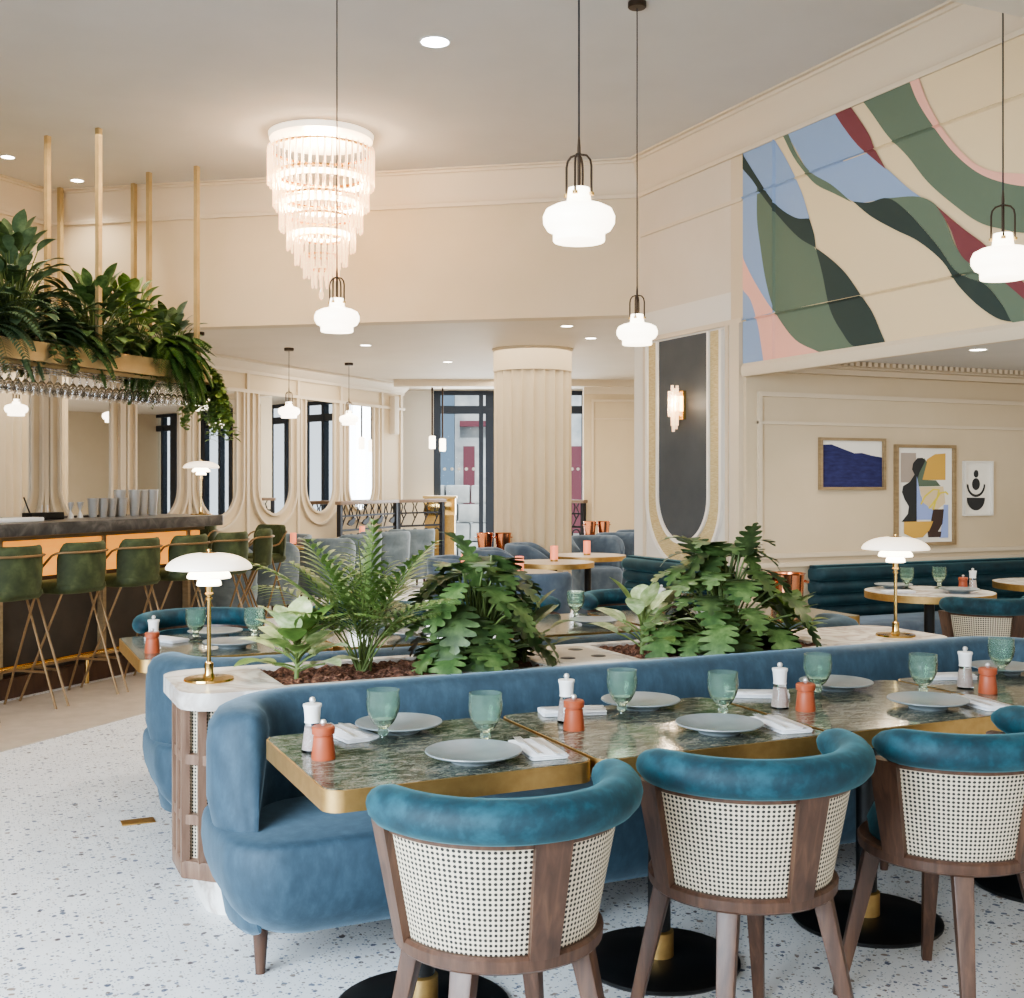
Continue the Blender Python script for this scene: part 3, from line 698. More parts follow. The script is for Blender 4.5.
# ------------------------------------------------------------------ velvet banquettes
def banquette(name, label):
    x0, x1 = .66, 4.30
    t = thing(name, label, 'banquette', (0, 0, 0))
    loops = []
    for z, ins in ((.165, .15), (.175, .115), (.205, .075), (.26, .032), (.33, .008), (.39, 0), (.445, .002), (.466, .007), (.477, .018), (.482, .05), (.484, .2)):
        loops.append([(x, y, z) for x, y in rrect(x0+ins, x1-ins, 3.27+ins, 3.93-ins*.3, .17-ins*.3 if ins < .19 else .1, 8)])
    MB().loft(loops).build('seat', 'velvet_blue', t, smooth=60)
    # backrest swept round both ends
    path = []
    r = .24; yb = 3.84; xa, xb = .765, 4.195
    path += [(xa, yb-.40), (xa, yb-.36), (xa, yb-.31), (xa, yb-r)]
    path += [(xa + r - r*math.cos(R(a)), yb - r + r*math.sin(R(a))) for a in range(12, 90, 12)]
    n = 14
    path += [(xa + r + (xb-xa-2*r)*k/n, yb) for k in range(n+1)]
    path += [(xb - r + r*math.sin(R(a)), yb - r + r*math.cos(R(a))) for a in range(12, 90, 12)]
    path += [(xb, yb-r), (xb, yb-.31), (xb, yb-.36), (xb, yb-.40)]
    m = len(path); L = []
    sec = [(-.055, .40), (-.072, .50), (-.078, .62), (-.078, .72), (-.074, .775), (-.06, .815), (-.035, .836), (.0, .842), (.045, .838), (.085, .82), (.108, .785), (.115, .72), (.115, .55), (.11, .40), (.10, .25), (.08, .17), (.04, .15), (-.03, .15), (-.06, .25)]
    for i, p in enumerate(path):
        a = Vector(path[max(0, i-1)]); b = Vector(path[min(m-1, i+1)]); d = (b-a).normalized(); nrm = Vector((-d.y, d.x))  # left of travel = outwards
        e = min(i, m-1-i); k = (.30, .68, .92, 1.0)[e] if e < 4 else 1.0
        sl = (1.0, .8, .5, .2)[e] if e < 4 else 0
        zc = .60
        tp = max(0, 1 - e/9.0)
        def uu(u, z): return u*k*(1 - tp*(1 - min(1, max(.0, (z-.42)/.40)))) if u < 0 else u*k*(1 - .5*tp*min(1, max(0, (.50-z)/.12)))
        L.append([(p[0] + nrm.x*uu(u, z), p[1] + nrm.y*uu(u, z) + sl*(z-.45)*.16, (zc + (z-zc)*(.86 + .14*k)) if e < 4 else z) for u, z in sec])
    MB().loft(L).build('backrest', 'velvet_blue', t, smooth=60)
    for x, y in ((.80, 3.56), (.86, 3.84), (1.9, 3.50), (2.5, 3.84), (3.2, 3.50), (4.12, 3.50), (4.12, 3.84)):
        MB().lathe([(.015, 0), (.027, .19)], 14, (x, y, 0)).build('leg', 'walnut', t)
    t.scale = (1, 1, .965)
    return t
bq = banquette('banquette', 'long blue velvet banquette in front of the planter, facing the cane-backed chairs')
b2 = dup(bq, (4.96, 8.61, 0), PI, 'long blue velvet banquette behind the planter, facing the bar')
b2.scale = (1, 1, .935)
bq['group'] = b2['group'] = 'blue banquettes back to back'

o = MB().box(-.07, -.04, .0005, .07, .04, .006).bevel(.002).build('floor_socket', 'brass', loc=(1.0 - .335, 5.38 - .02, 0)); tag(o, 'small brass socket plate set in the terrazzo by the rear banquette', 'floor socket')
# ------------------------------------------------------------------ marble tables
def marble_table(x0, x1, y0, y1, label, base=True, group='marble tables'):
    cx, cy = (x0+x1)/2, (y0+y1)/2; w, d = (x1-x0)/2, (y1-y0)/2
    t = thing('marble_table', label, 'table', (cx, cy, 0), 0, group)
    o = MB().prism(rrect(-w+.006, w-.006, -d+.006, d-.006, .045), .69, .742).build('table_top', 'green_marble', t)
    mb = MB(); A = rrect(-w, w, -d, d, .05); B = rrect(-w+.006, w-.006, -d+.006, d-.006, .045)
    mb.loft([[(x, y, .69) for x, y in B], [(x, y, .685) for x, y in A], [(x, y, .740) for x, y in A], [(x, y, .740) for x, y in B]], False, False)
    mb.build('brass_rim', 'brass', t)
    pe = MB().lathe([(.035, .02), (.035, .69)], 20, (0, 0, 0)).build('pedestal', 'black_metal', t)
    MB().lathe([(.045, .02), (.045, .10), (.037, .105)], 20).build('brass_collar', 'brass', pe)
    MB().lathe([(.245, 0), (.25, .006), (.25, .014), (.24, .02), (.03, .024)], 48).build('base_disc', 'black_metal', t)
    return t
TX = [(.785, 1.538), (1.55, 2.345), (2.36, 3.19), (3.205, 4.02)]
for (a, b), l in zip(TX, ('nearest green marble table with a brass edge, leftmost in the front row', 'second green marble table from the left in the front row',
                          'third green marble table from the left in the front row', 'rightmost green marble table of the front row, cut by the picture edge')):
    marble_table(a, b, 2.78, 3.46, l, group='front row of marble tables')
BX = [(.645, 1.5), (1.53, 2.34), (2.37, 3.18), (3.21, 4.02), (4.04, 4.56)]
for (a, b), l in zip(BX, ('green marble table behind the brass lamp, beyond the rear banquette', 'marble table behind the palm in the planter', 'marble table behind the big lobed-leaf plant, beyond the rear banquette',
                          'marble table behind the right-hand planter plant, beyond the rear banquette', 'marble table with a copper wine bucket beyond the planter')):
    marble_table(a, b, 5.15, 5.95, l, group='rear row of marble tables')

# ------------------------------------------------------------------ cane tub chairs
def arc(r, z, a0, a1, n): return [(r*math.cos(R(a0+(a1-a0)*k/n)), r*math.sin(R(a0+(a1-a0)*k/n)), z) for k in range(n+1)]
def cane_chair(name, label, loc, rz=0, group=None):
    t = thing(name, label, 'chair', loc, rz, group)
    pts = arc(.268, .782, 174, 366, 36); m = len(pts)
    rs = []
    for i in range(m):
        e = min(i, m-1-i); rs.append(.049 * (0.30, .70, .88, .97, 1)[min(e, 4)])
    MB().tube(pts, rs, 14).build('top_rail', 'velvet_teal', t, smooth=70)
    mb = MB(); n = 30
    def shell(mb, r0, z0, r1, z1, th, a0, a1, n):
        L = []
        for k in range(n+1):
            a = R(a0 + (a1-a0)*k/n); c, s_ = math.cos(a), math.sin(a)
            L.append([(r*c, r*s_, z) for r, z in ((r0, z0), (r1, z1), (r1-th, z1), (r0-th, z0))])
        return mb.loft(L)
    shell(mb, .268, .722, .272, .742, .03, 182, 358, n); mb.build('rail_strip', 'walnut', t)
    # cane with metric UVs
    mb = MB(); uvl = mb.bm.loops.layers.uv.new('UVMap')
    a0, a1, n = 186, 354, 36; r0, r1, z0, z1 = .216, .262, .475, .728
    def sp(k, q):
        a = R(a0+(a1-a0)*k/n); r = r0 + (r1-r0)*q; return (r*math.cos(a), r*math.sin(a), z0 + (z1-z0)*q)
    g = [[mb.v(sp(k, q/3)) for q in range(4)] for k in range(n+1)]
    for k in range(n):
        for q in range(3):
            f = mb.face((g[k][q], g[k+1][q], g[k+1][q+1], g[k][q+1]))
            for lp, (kk_, qq) in zip(f.loops, ((k, q), (k+1, q), (k+1, q+1), (k, q+1))):
                lp[uvl].uv = (R(a0+(a1-a0)*kk_/n)*.25, z0 + (z1-z0)*qq/3)
    mb.build('cane_back', 'cane', t, smooth=60, norm=True)
    mb = MB(); shell(mb, .206, .49, .246, .73, .03, 176, 364, 30); mb.build('back_pad', 'velvet_teal', t)
    for a in (180, 270, 360):
        mb = MB(); L = []
        for q in range(2):
            rr = .219 if q == 0 else .268; zz = .468 if q == 0 else .738; hw = (.031 if q == 0 else .040)/rr
            L.append([((rr+dr)*math.cos(R(a)+s_*hw), (rr+dr)*math.sin(R(a)+s_*hw), zz) for dr, s_ in ((.014, -1), (.015, 0), (.014, 1), (-.022, 1), (-.022, 0), (-.022, -1))])
        mb.loft(L).build('back_post', 'walnut', t, smooth=20)
    MB().lathe([(.17, .440), (.222, .438), (.229, .445), (.231, .470), (.225, .477), (.17, .477)], 48).build('seat_frame', 'walnut', t)
    MB().lathe([(.001, .475), (.20, .48), (.205, .515), (.19, .55), (.14, .562), (.001, .566)], 40).build('seat_cushion', 'velvet_teal', t, smooth=70)
    for a in (45, 135, 225, 315):
        c, s_ = math.cos(R(a)), math.sin(R(a))
        MB().bar((.188*c, .188*s_, .45), (.285*c, .285*s_, 0), .052, .028, .046, .028, side=(-s_, c, 0)).bevel(.006).build('leg', 'walnut', t)
    t.scale = (1.07, 1.07, 1)
    return t
ch = cane_chair('cane_chair', 'nearest cane-backed chair with a teal velvet rail, left of the three in front', (1.123, 2.508, 0), 0, 'cane chairs along the front tables')
dup(ch, (1.851, 2.555, 0), 0, 'middle cane-backed teal chair of the three in front')
dup(ch, (2.55, 2.535, 0), R(11), 'right cane-backed teal chair of the three in front, cut by the picture edge')
G = 'cane chairs along the rear tables'
dup(ch, (1.06, 6.04, 0), PI, 'teal tub chair tucked behind the marble table with the lamp in front', G)
dup(ch, (1.95, 6.04, 0), PI, 'teal tub chair seen through the palm fronds of the planter', G)
dup(ch, (2.78, 6.04, 0), PI, 'teal tub chair mostly hidden behind the big lobed-leaf plant', G)
dup(ch, (3.60, 6.04, 0), PI, 'teal tub chair at the marble table left of the green channelled bench', G)
dup(ch, (5.46, 5.12, 0), R(-8), 'cane-backed teal chair at the round table under the framed pictures', 'chairs at the round tables')

# ------------------------------------------------------------------ tableware
def plate_mesh():
    return MB().lathe([(.001, 0), (.062, 0), (.066, .010), (.126, .024), (.132, .028), (.131, .031), (.122, .029), (.085, .021), (.001, .019)], 48).mesh('plate', 'plate', 60)
PLATE = plate_mesh()
def gob_fn(k, i, r):
    if 8 <= k <= 21: return .0018 * (1 if (i + k) % 2 else -1)
    return 0
def goblet_mesh():
    prof = [(.001, 0), (.038, 0), (.039, .003), (.022, .008), (.012, .014), (.010, .020), (.016, .027), (.016, .032), (.011, .040)]
    for k in range(14):
        f = k/13; prof.append((.016 + .0315*math.sin(min(1, f*1.25)*PI*.5)**.7, .046 + .086*f))
    prof += [(.0475, .140), (.0475, .152), (.0445, .152), (.044, .138), (.043, .10), (.036, .07), (.02, .056), (.001, .053)]
    mb = MB().lathe(prof, 36, fn=gob_fn); mb.bm.faces.ensure_lookup_table()
    for f in mb.bm.faces:
        k, i = divmod(f.index, 36)
        if 8 <= k <= 21: f.material_index = 1 if (k // 2 + (i + (k // 2) % 2) // 2) % 2 else 0
        elif k < 3: f.material_index = 1
    return mb.mesh('goblet', ['glass_green', 'glass_green_deep'], 8)
GOB = goblet_mesh()
def meshobj(name, me, loc, rz=0):
    o = bpy.data.objects.new(name, me); COL.objects.link(o); o.location = loc; o.rotation_euler = (0, 0, rz); return o
def napkin_mesh():
    mb = MB()
    # linen folded twice into a long rectangle, slightly puffed
    for k, (z, dx) in enumerate(((0, 0), (.0048, .003), (.0096, -.002))):
        lo = [(x, y, z + .0005) for x, y in rrect(-.052+dx, .052+dx, -.105, .105, .01, 3)]
        mi = [(x*1.03, y*1.01, z + .0025) for x, y, _ in lo]; hi = [(x, y, z + .0045) for x, y, _ in lo]
        mb.loft([lo, mi, hi])
    return mb.mesh('napkin', 'napkin', 60)
NAP = napkin_mesh()
def fork_mesh():
    mb = MB(); mb.loft([[(x*w, y, z + h*.0016) for x, h in ((-1, -1), (1, -1), (1, 1), (-1, 1))] for y, w, z in ((-.1, .007, .001), (-.06, .006, .003), (0, .0028, .005), (.035, .004, .004), (.05, .011, .002), (.06, .012, .002))])
    for i in range(4):
        x = -.0095 + i*.0063
        mb.bar((x, .058, .002), (x*.95, .1, .006), .003, .0022)
    return mb.mesh('fork', 'steel', 40)
def knife_mesh():
    mb = MB(); mb.loft([[(x*w + dx, y, z*h + .002) for x, z in ((-1, -1), (1, -1), (1, 1), (-1, 1))] for y, w, h, dx in ((-.11, .006, .002, 0), (-.02, .0055, .0025, 0), (-.01, .005, .002, 0), (0, .009, .0009, .002), (.08, .009, .0008, .002), (.105, .004, .0007, -.001), (.112, .001, .0006, -.003))])
    return mb.mesh('knife', 'steel', 40)
FORK, KNIFE = fork_mesh(), knife_mesh()
def salt_mill(loc, label, group):
    t = thing('salt_mill', label, 'salt mill', loc, 0, group)
    MB().lathe([(.001, 0), (.029, 0), (.030, .006), (.026, .035), (.0215, .075), (.021, .082), (.001, .082)], 28).build('glass_body', 'glass_clear', t)
    MB().lathe([(.001, .006), (.022, .006), (.021, .035), (.0175, .068), (.001, .07)], 20).build('salt_filling', 'pink_salt', t)
    wt = MB().lathe([(.001, .082), (.0225, .082), (.021, .088), (.0235, .12), (.0265, .128), (.026, .133), (.001, .136)], 28).build('white_top', 'white', t)
    MB().lathe([(.001, .135), (.005, .136), (.0095, .144), (.007, .151), (.001, .153)], 14).build('knob', 'steel', wt)
    return t
def pepper_mill(loc, label, group):
    t = thing('pepper_mill', label, 'pepper mill', loc, 0, group)
    bd = MB().lathe([(.001, 0), (.032, 0), (.033, .004), (.028, .05), (.0275, .062), (.0255, .064), (.0255, .067), (.031, .069), (.032, .086), (.029, .09), (.001, .091)], 28).build('body', 'terracotta', t)
    MB().lathe([(.001, .09), (.005, .091), (.0095, .099), (.007, .106), (.001, .108)], 14).build('knob', 'steel', bd)
    return t
salt0 = pepper0 = None
def mills(sx, sy, px, py, where, z=.742):
    global salt0, pepper0
    ls, lp = 'white-topped salt mill with a clear body, ' + where, 'squat terracotta-orange pepper mill, ' + where
    if salt0 is None:
        salt0 = salt_mill((sx, sy, z), ls, 'salt mills'); pepper0 = pepper_mill((px, py, z), lp, 'pepper mills')
    else:
        dup(salt0, (sx, sy, z), 0, ls); dup(pepper0, (px, py, z), 0, lp)
def plate(x, y, l, z=.742, s=1.0):
    o = meshobj('plate', PLATE, (x, y, z)); o.scale = (s, s, 1); tag(o, 'grey-blue stoneware plate, ' + l, 'plate', 'stoneware plates'); return o
def goblet(x, y, l, z=.742):
    return tag(meshobj('goblet', GOB, (x, y, z), x*7), 'pale green diamond-cut glass goblet, ' + l, 'goblet', 'green glass goblets')
def setting(x, y, rz, l, z=.742, cut=True):
    tag(meshobj('napkin', NAP, (x, y, z), rz), 'folded white linen napkin, ' + l, 'napkin', 'linen napkins')
    if cut:
        c, s_ = math.cos(rz), math.sin(rz)
        tag(meshobj('fork', FORK, (x - .022*c - .01*s_*-1, y - .022*s_ + .01*c, z + .0145), rz), 'steel fork lying on the napkin, ' + l, 'fork', 'forks on napkins')
        tag(meshobj('knife', KNIFE, (x + .02*c, y + .02*s_, z + .0145), rz), 'steel knife lying on the napkin, ' + l, 'knife', 'knives on napkins')
mills(.868, 3.213, .872, 3.115, 'nearest the camera on the leftmost front table')
plate(1.175, 3.36, 'banquette side of the leftmost front table'); plate(1.235, 2.92, 'chair side of the leftmost front table')
goblet(1.085, 3.24, 'left of the two on the leftmost front table'); goblet(1.335, 3.07, 'right of the two on the leftmost front table')
setting(1.02, 3.365, R(8), 'by the salt mill on the leftmost front table'); setting(1.44, 2.945, R(-6), 'chair side of the leftmost front table')
mills(1.70, 3.27, 1.668, 3.16, 'on the second front table')
plate(2.03, 3.37, 'banquette side of the second front table'); plate(2.05, 2.945, 'chair side of the second front table')
goblet(1.895, 3.26, 'by the orange mill on the second front table'); goblet(2.165, 3.09, 'chair side of the second front table')
setting(1.78, 3.385, R(75), 'behind the salt mill on the second front table'); setting(2.265, 2.93, R(-8), 'chair side of the second front table')
mills(2.45, 3.17, 2.50, 3.10, 'on the third front table')
plate(2.86, 3.375, 'banquette side of the third front table'); plate(2.905, 2.97, 'chair side of the third front table')
goblet(2.69, 3.27, 'near the mills on the third front table'); goblet(3.02, 3.11, 'behind the near plate on the third front table')
setting(2.52, 3.385, R(60), 'behind the mills on the third front table'); setting(3.10, 2.93, R(-10), 'chair side of the third front table')
mills(3.30, 3.19, 3.30, 3.085, 'on the rightmost front table')
plate(3.70, 3.38, 'banquette side of the rightmost front table'); goblet(3.60, 3.30, 'by the mills on the rightmost front table')
setting(3.40, 3.385, R(70), 'behind the salt mill on the rightmost front table')
# rear row
mills(.745, 5.46, .725, 5.36, 'on the rear table behind the brass lamp')
plate(1.08, 5.79, 'far side of the rear table behind the brass lamp'); plate(1.08, 5.38, 'near side of the rear table behind the brass lamp')
goblet(.965, 5.66, 'left of two behind the brass lamp'); goblet(1.225, 5.58, 'right of two behind the brass lamp')
setting(.84, 5.72, R(30), 'far side of the rear table behind the brass lamp', cut=False)
plate(1.95, 5.36, 'rear table behind the palm'); plate(1.95, 5.78, 'far side of the rear table behind the palm')
plate(2.98, 5.42, 'rear table right of the big lobed-leaf plant'); goblet(3.02, 5.70, 'rear table right of the big lobed-leaf plant')
setting(3.09, 5.60, R(55), 'beside the plate right of the big lobed-leaf plant')
mills(3.66, 5.84, 3.58, 5.74, 'in front of the green channelled bench')
goblet(3.80, 5.80, 'in front of the green channelled bench'); plate(3.78, 5.42, 'rear table behind the right-hand planter plant')
t = thing('wine_bucket', 'polished copper wine bucket behind the planter, left of the lamp', 'wine bucket', (4.36, 5.58, .742))
bk = MB().lathe([(.001, 0), (.085, 0), (.09, .004), (.105, .21), (.112, .216), (.106, .218), (.10, .212), (.082, .01), (.001, .01)], 40).build('bucket', 'copper', t)
for s_ in (-1, 1): MB().tube([(s_*.102, -.04, .17), (s_*.135, -.03, .16), (s_*.135, .03, .16), (s_*.102, .04, .17)], .007, 8).build('handle', 'copper', bk)

# ------------------------------------------------------------------ three-shade table lamps
def shade(prof_r0, r1, z0, z1, n=48, th=.003, drop=0):
    """domed shade, r1 at rim z0, r0 at top z1"""
    pr = [(prof_r0 + (r1-prof_r0)*math.sin(PI/2*k/10), z0 + (z1-z0)*math.cos(PI/2*k/10)**1.15) for k in range(11)]
    pr2 = [(max(.002, r-th), z-th) for r, z in pr[::-1]]
    return MB().lathe(pr + pr2, n, cap0=False, cap1=False)
def lamp(loc, label):
    t = thing('table_lamp', label, 'lamp', loc, 0, 'three-shade brass table lamps')
    MB().lathe([(.001, 0), (.088, 0), (.09, .003), (.088, .009), (.022, .012), (.018, .02), (.016, .028), (.016, .062), (.011, .066), (.001, .066)], 40).build('base', 'polished_brass', t)
    MB().lathe([(.0075, .06), (.0075, .29), (.013, .292), (.013, .297), (.009, .30), (.009, .306), (.017, .309), (.017, .315), (.0135, .317), (.0135, .345), (.026, .347), (.026, .352)], 24).build('stem', 'polished_brass', t)
    shade(.028, .153, .405, .460).build('top_shade', 'opal_soft', t, smooth=60)
    shade(.03, .078, .372, .408).build('middle_shade', 'opal_bright', t, smooth=60)
    shade(.02, .044, .345, .375).build('bottom_shade', 'opal_bright', t, smooth=60)
    MB().lathe([(.028, .455), (.03, .46), (.012, .463), (.004, .464), (.004, .468), (.009, .469), (.009, .473), (.001, .474)], 20).build('cap', 'polished_brass', t)
    l = bpy.data.lights.new('lamp_bulb', 'POINT'); l.energy = 3; l.color = (1, .82, .6); l.shadow_soft_size = .012
    o = bpy.data.objects.new('lamp_bulb', l); COL.objects.link(o); o.location = (.03, 0, .412); o.parent = t
    return t
l0 = lamp((.78, 4.30, PZ), 'brass table lamp with three white glass shades on the left end of the planter')
dup(l0, (3.90, 4.19, PZ), 0, 'brass table lamp with three white glass shades on the right end of the planter')

# ------------------------------------------------------------------ pendants
def pendant(loc, ztop, label, detail=True):
    """loc z = bottom of the shade"""
    t = thing('pendant_lamp', label, 'pendant lamp', loc, 0, 'opal glass pendant lamps')
    MB().lathe([(.085, 0), (.088, .004), (.088, .030), (.108, .040), (.121, .062), (.122, .085), (.112, .108), (.085, .122), (.052, .130), (.042, .136), (.040, .150), (.036, .182), (.001, .186)], 48).build('glass_shade', 'opal', t, smooth=70)
    H = ztop - loc[2]
    for k in range(4):
        a = R(45 + 90*k); c, s_ = math.cos(a), math.sin(a)
        ba = MB().tube([(.044*c, .044*s_, .158), (.044*c, .044*s_, .255), (.040*c, .040*s_, .275), (.028*c, .028*s_, .29), (.006*c, .006*s_, .296)], .004, 6).build('bracket_arm', 'bronze', t)
        MB().lathe([(.001, -.006), (.009, -.005), (.009, .005), (.001, .006)], 10, (.044*c, .044*s_, .16)).build('bolt', 'brass', ba)
    MB().lathe([(.006, .18), (.006, .32), (.003, .36)], 10).build('socket_rod', 'bronze', t)
    MB().tube([(0, 0, .3), (0, 0, H - .02)], .0035, 6).build('cord', 'black', t)
    MB().lathe([(.005, H-.035), (.05, H-.033), (.055, H-.028), (.055, H), (.001, H)], 28).build('canopy', 'bronze', t)
    return t
pd = pendant((1.804, 6.173, 2.31), 4.35, 'white glass pendant on a long dark cord, hanging in front of the crystal chandelier')
dup(pd, (1.869, 3.504, 2.31), 0, 'largest white glass pendant, nearest the camera and right of centre')
dup(pd, (3.599, 6.013, 2.31), 0, 'white glass pendant whose dark ceiling rose shows at the top, left of the slate panel')
pd2 = dup(pd, (3.757, 3.435, 2.31), 0, 'white glass pendant hanging in front of the mural at the right edge')
pd3 = pendant(FAR(-2.516, 13.2, 2.21), 3.0, 'small white glass pendant over the grey armchairs, left of the two by the mirrors')
dup(pd3, FAR(-2.072, 14.87, 2.21), 0, 'small white glass pendant over the grey armchairs, right of the two by the mirrors')
dup(pd3, FAR(-3.157, 11.8, 2.21), 0, 'small white glass pendant at the end of the bar, under the trailing plants')
def tube_pendant(loc, zt, label):
    t = thing('tube_pendant', label, 'pendant lamp', loc, 0, 'brass tube pendants')
    H = zt - loc[2]
    MB().lathe([(.001, 0), (.046, .005), (.05, .02), (.05, .19), (.03, .2), (.001, .2)], 20).build('glass_shade', 'opal_bright', t)
    MB().lathe([(.014, .2), (.014, H-.02)], 12).build('tube', 'bronze', t); MB().lathe([(.09, H-.02), (.09, H)], 20).build('canopy', 'brass', t)
    return t
tp = tube_pendant(FAR(-1.22, 17.9, 1.99), 3.0, 'brass tube pendant with a lit glass end, left of the pair at the far window')
dup(tp, FAR(-1.08, 18.2, 1.96), 0, 'brass tube pendant with a lit glass end, right of the pair at the far window')

# ------------------------------------------------------------------ downlights
DL = None
def downlight(loc, label, mat='downlight', r=.05, energy=30, col=(1, .9, .76)):
    t = thing('downlight', label, 'downlight', loc, 0, 'recessed ceiling downlights')
    MB().lathe([(r+.005, -.001), (r+.016, -.001), (r+.016, -.006), (r+.005, -.004)], 28, cap0=False, cap1=False).build('trim_ring', 'white', t)
    MB().lathe([(.001, -.003), (r+.006, -.003), (r+.006, -.001), (.001, -.001)], 24).build('lens', mat, t)
    l = bpy.data.lights.new('downlight_beam', 'SPOT'); l.energy = energy; l.color = col; l.spot_size = R(125); l.spot_blend = .8; l.shadow_soft_size = .06
    o = bpy.data.objects.new('downlight_beam', l); COL.objects.link(o); o.location = (0, 0, -.02); o.parent = t
downlight((2.73, 7.1, 4.35), 'bright downlight in the high ceiling above the middle of the room', 'downlight_cool', .085, 160, (1, .95, .88))
downlight((.29, 11.2, 4.35), 'downlight in the high ceiling at the far left edge', energy=60)
downlight((.91, 11.8, 4.35), 'downlight in the high ceiling between the brass rods', energy=60)
downlight((5.23, 10.05, 3.0), 'downlight in the low rear ceiling, left of the pair before the column')
downlight((5.90, 10.8, 3.0), 'downlight in the low rear ceiling, right of the pair by the column')
downlight((3.95, 12.4, 3.0), 'downlight in the low rear ceiling beside the long pendant')
downlight((5.44, 13.7, 3.0), 'downlight in the low rear ceiling left of the column')
downlight((6.39, 6.06, 2.42), 'downlight in the alcove ceiling above the framed pictures, right one')
downlight((6.03, 6.53, 2.42), 'downlight in the alcove ceiling above the framed pictures, left one')

# ------------------------------------------------------------------ crystal chandelier
t = thing('chandelier', 'tiered crystal chandelier hugging the high ceiling, lit from inside', 'chandelier', (2.62, 9.42, 4.35))
MB().lathe([(.001, 0), (.43, 0), (.42, -.045), (.001, -.045)], 48).build('ceiling_plate', 'opal_soft', t)
tiers = [(.43, -.08, .32, 46), (.385, -.28, .30, 42), (.335, -.47, .28, 38), (.275, -.63, .28, 32), (.21, -.80, .24, 26), (.14, -.94, .20, 18), (.075, -1.06, .16, 10)]
far = MB(); cnt = 0
vx, vy = -2.57, -9.30; vl = math.hypot(vx, vy); vx /= vl; vy /= vl
for r, z, L, n in [(r, z - .05, L, n) for r, z, L, n in tiers]:
    MB().lathe([(r-.03, z-.01), (r-.005, z-.01), (r-.005, z+.005), (r-.03, z+.005)], 48, cap0=False, cap1=False).build('tier_ring', 'polished_brass', t)
    for k in range(n):
        a = 2*PI*k/n; x, y = r*math.cos(a), r*math.sin(a); LL = L*random.uniform(.9, 1.0)
        pr = [(.003, z+.02), (.010, z), (.010, z-LL+.01), (.003, z-LL)]
        if x*vx + y*vy > .28*r and cnt < 98:
            MB().lathe(pr, 6, (x, y, 0)).build('crystal_rod', 'crystal', t, smooth=20); cnt += 1
        else: far.lathe(pr, 6, (x, y, 0))
far.build('crystal_rod', 'crystal', t, smooth=20)['kind'] = 'stuff'
for r, z in ((.37, -.38), (.32, -.58), (.235, -.83)):
    MB().lathe([(r-.02, z-.02), (r, z-.02), (r, z+.02), (r-.02, z+.02)], 40, cap0=False, cap1=False).build('light_ring', 'lit_band', t)
MB().lathe([(.001, -1.36), (.018, -1.34), (.022, -1.31), (.012, -1.28), (.001, -1.26)], 10).build('finial', 'crystal', t)
l = bpy.data.lights.new('chandelier_glow', 'POINT'); l.energy = 60; l.color = (1, .80, .58); l.shadow_soft_size = .15
o = bpy.data.objects.new('chandelier_glow', l); COL.objects.link(o); o.location = (0, 0, -.16); o.parent = t

# ------------------------------------------------------------------ the bar (built in its own turned axes)
def at_bar(o, t=0, p=0, z=0, rz=0):
    o.location = BAR(t, p, z); o.rotation_euler = (0, 0, BA + rz); return o
t = thing('bar_counter', 'long bar with a dark marble top, lit amber band and brown panels', 'bar'); at_bar(t)
X0, X1 = -5.0, 2.07
MB().box(X0, .66, .12, X1-.12, 1.2, 1.10).build('carcass', 'brown_panel', t, smooth=0)
MB().box(X0, .62, .82, X1-.14, .66, 1.08).build('lit_band', 'amber_glow', t, smooth=0)  # glow of an under-counter strip is put into the panel material
k = X1-.30
while k > X0:
    MB().box(k-.018, .605, .14, k+.018, .66, 1.09).build('divider', 'frame_wood', t, smooth=0); k -= 1.0
MB().box(X0, .60, 1.085, X1-.1, .66, 1.12).build('upper_moulding', 'frame_wood', t, smooth=0)
MB().box(X0, .58, 0, X1-.1, .70, .14).build('skirting', 'dark_wood', t, smooth=0)
MB().prism(rrect(X0, X1, .45, 1.28, .06), 1.12, 1.21).bevel(.008).build('marble_top', 'dark_marble', t)
MB().box(X0, 1.05, 1.21, X1-.55, 1.28, 1.225).build('service_ledge', 'dark_marble', t, smooth=0)
fr = MB().tube([(X0, .50, .22), (X1-.15, .50, .22)], .022, 12).build('foot_rail', 'polished_brass', t)
k = X1-.4
while k > X0:
    MB().tube([(k, .50, .22), (k, .50, .01)], .016, 10).tube([(k, .50, .22), (k, .59, .22)], .012, 8).build('foot_rail_post', 'polished_brass', fr); k -= 1.2
dup(l0, BAR(2.0, .66, 1.21), 0, 'brass table lamp with three white glass shades standing on the bar')
CUPM = MB().lathe([(.001, 0), (.028, 0), (.031, .004), (.044, .15), (.045, .152), (.042, .15), (.029, .006), (.001, .006)], 24).mesh('shaker_tin', 'steel', 50)
TALL = MB().lathe([(.001, 0), (.032, 0), (.035, .004), (.049, .215), (.05, .218), (.047, .215), (.033, .006), (.001, .006)], 24).mesh('shaker_tin', 'steel', 50)
JIG = MB().lathe([(.001, 0), (.026, 0), (.02, .02), (.006, .055), (.006, .06), (.022, .10), (.026, .125), (.022, .124), (.001, .065)], 20).mesh('jigger', 'steel', 50)
n = 0
for i, (tt, pp, me) in enumerate([(1.02, .95, CUPM), (1.13, .95, CUPM), (1.24, .96, CUPM), (1.35, .95, CUPM), (1.38, 1.0, TALL), (1.50, .95, TALL), (1.62, .97, TALL), (1.72, .95, TALL)]):
    o = meshobj('shaker_tin', me, BAR(tt, pp, 1.21)); tag(o, 'steel cocktail tin standing in the row on the bar, ' + ('short' if me is CUPM else 'tall') + ' one, ' + ('first', 'second', 'third', 'fourth', 'fifth', 'sixth', 'seventh', 'last')[i] + ' from the left', 'cocktail tin', 'cocktail tins on the bar')
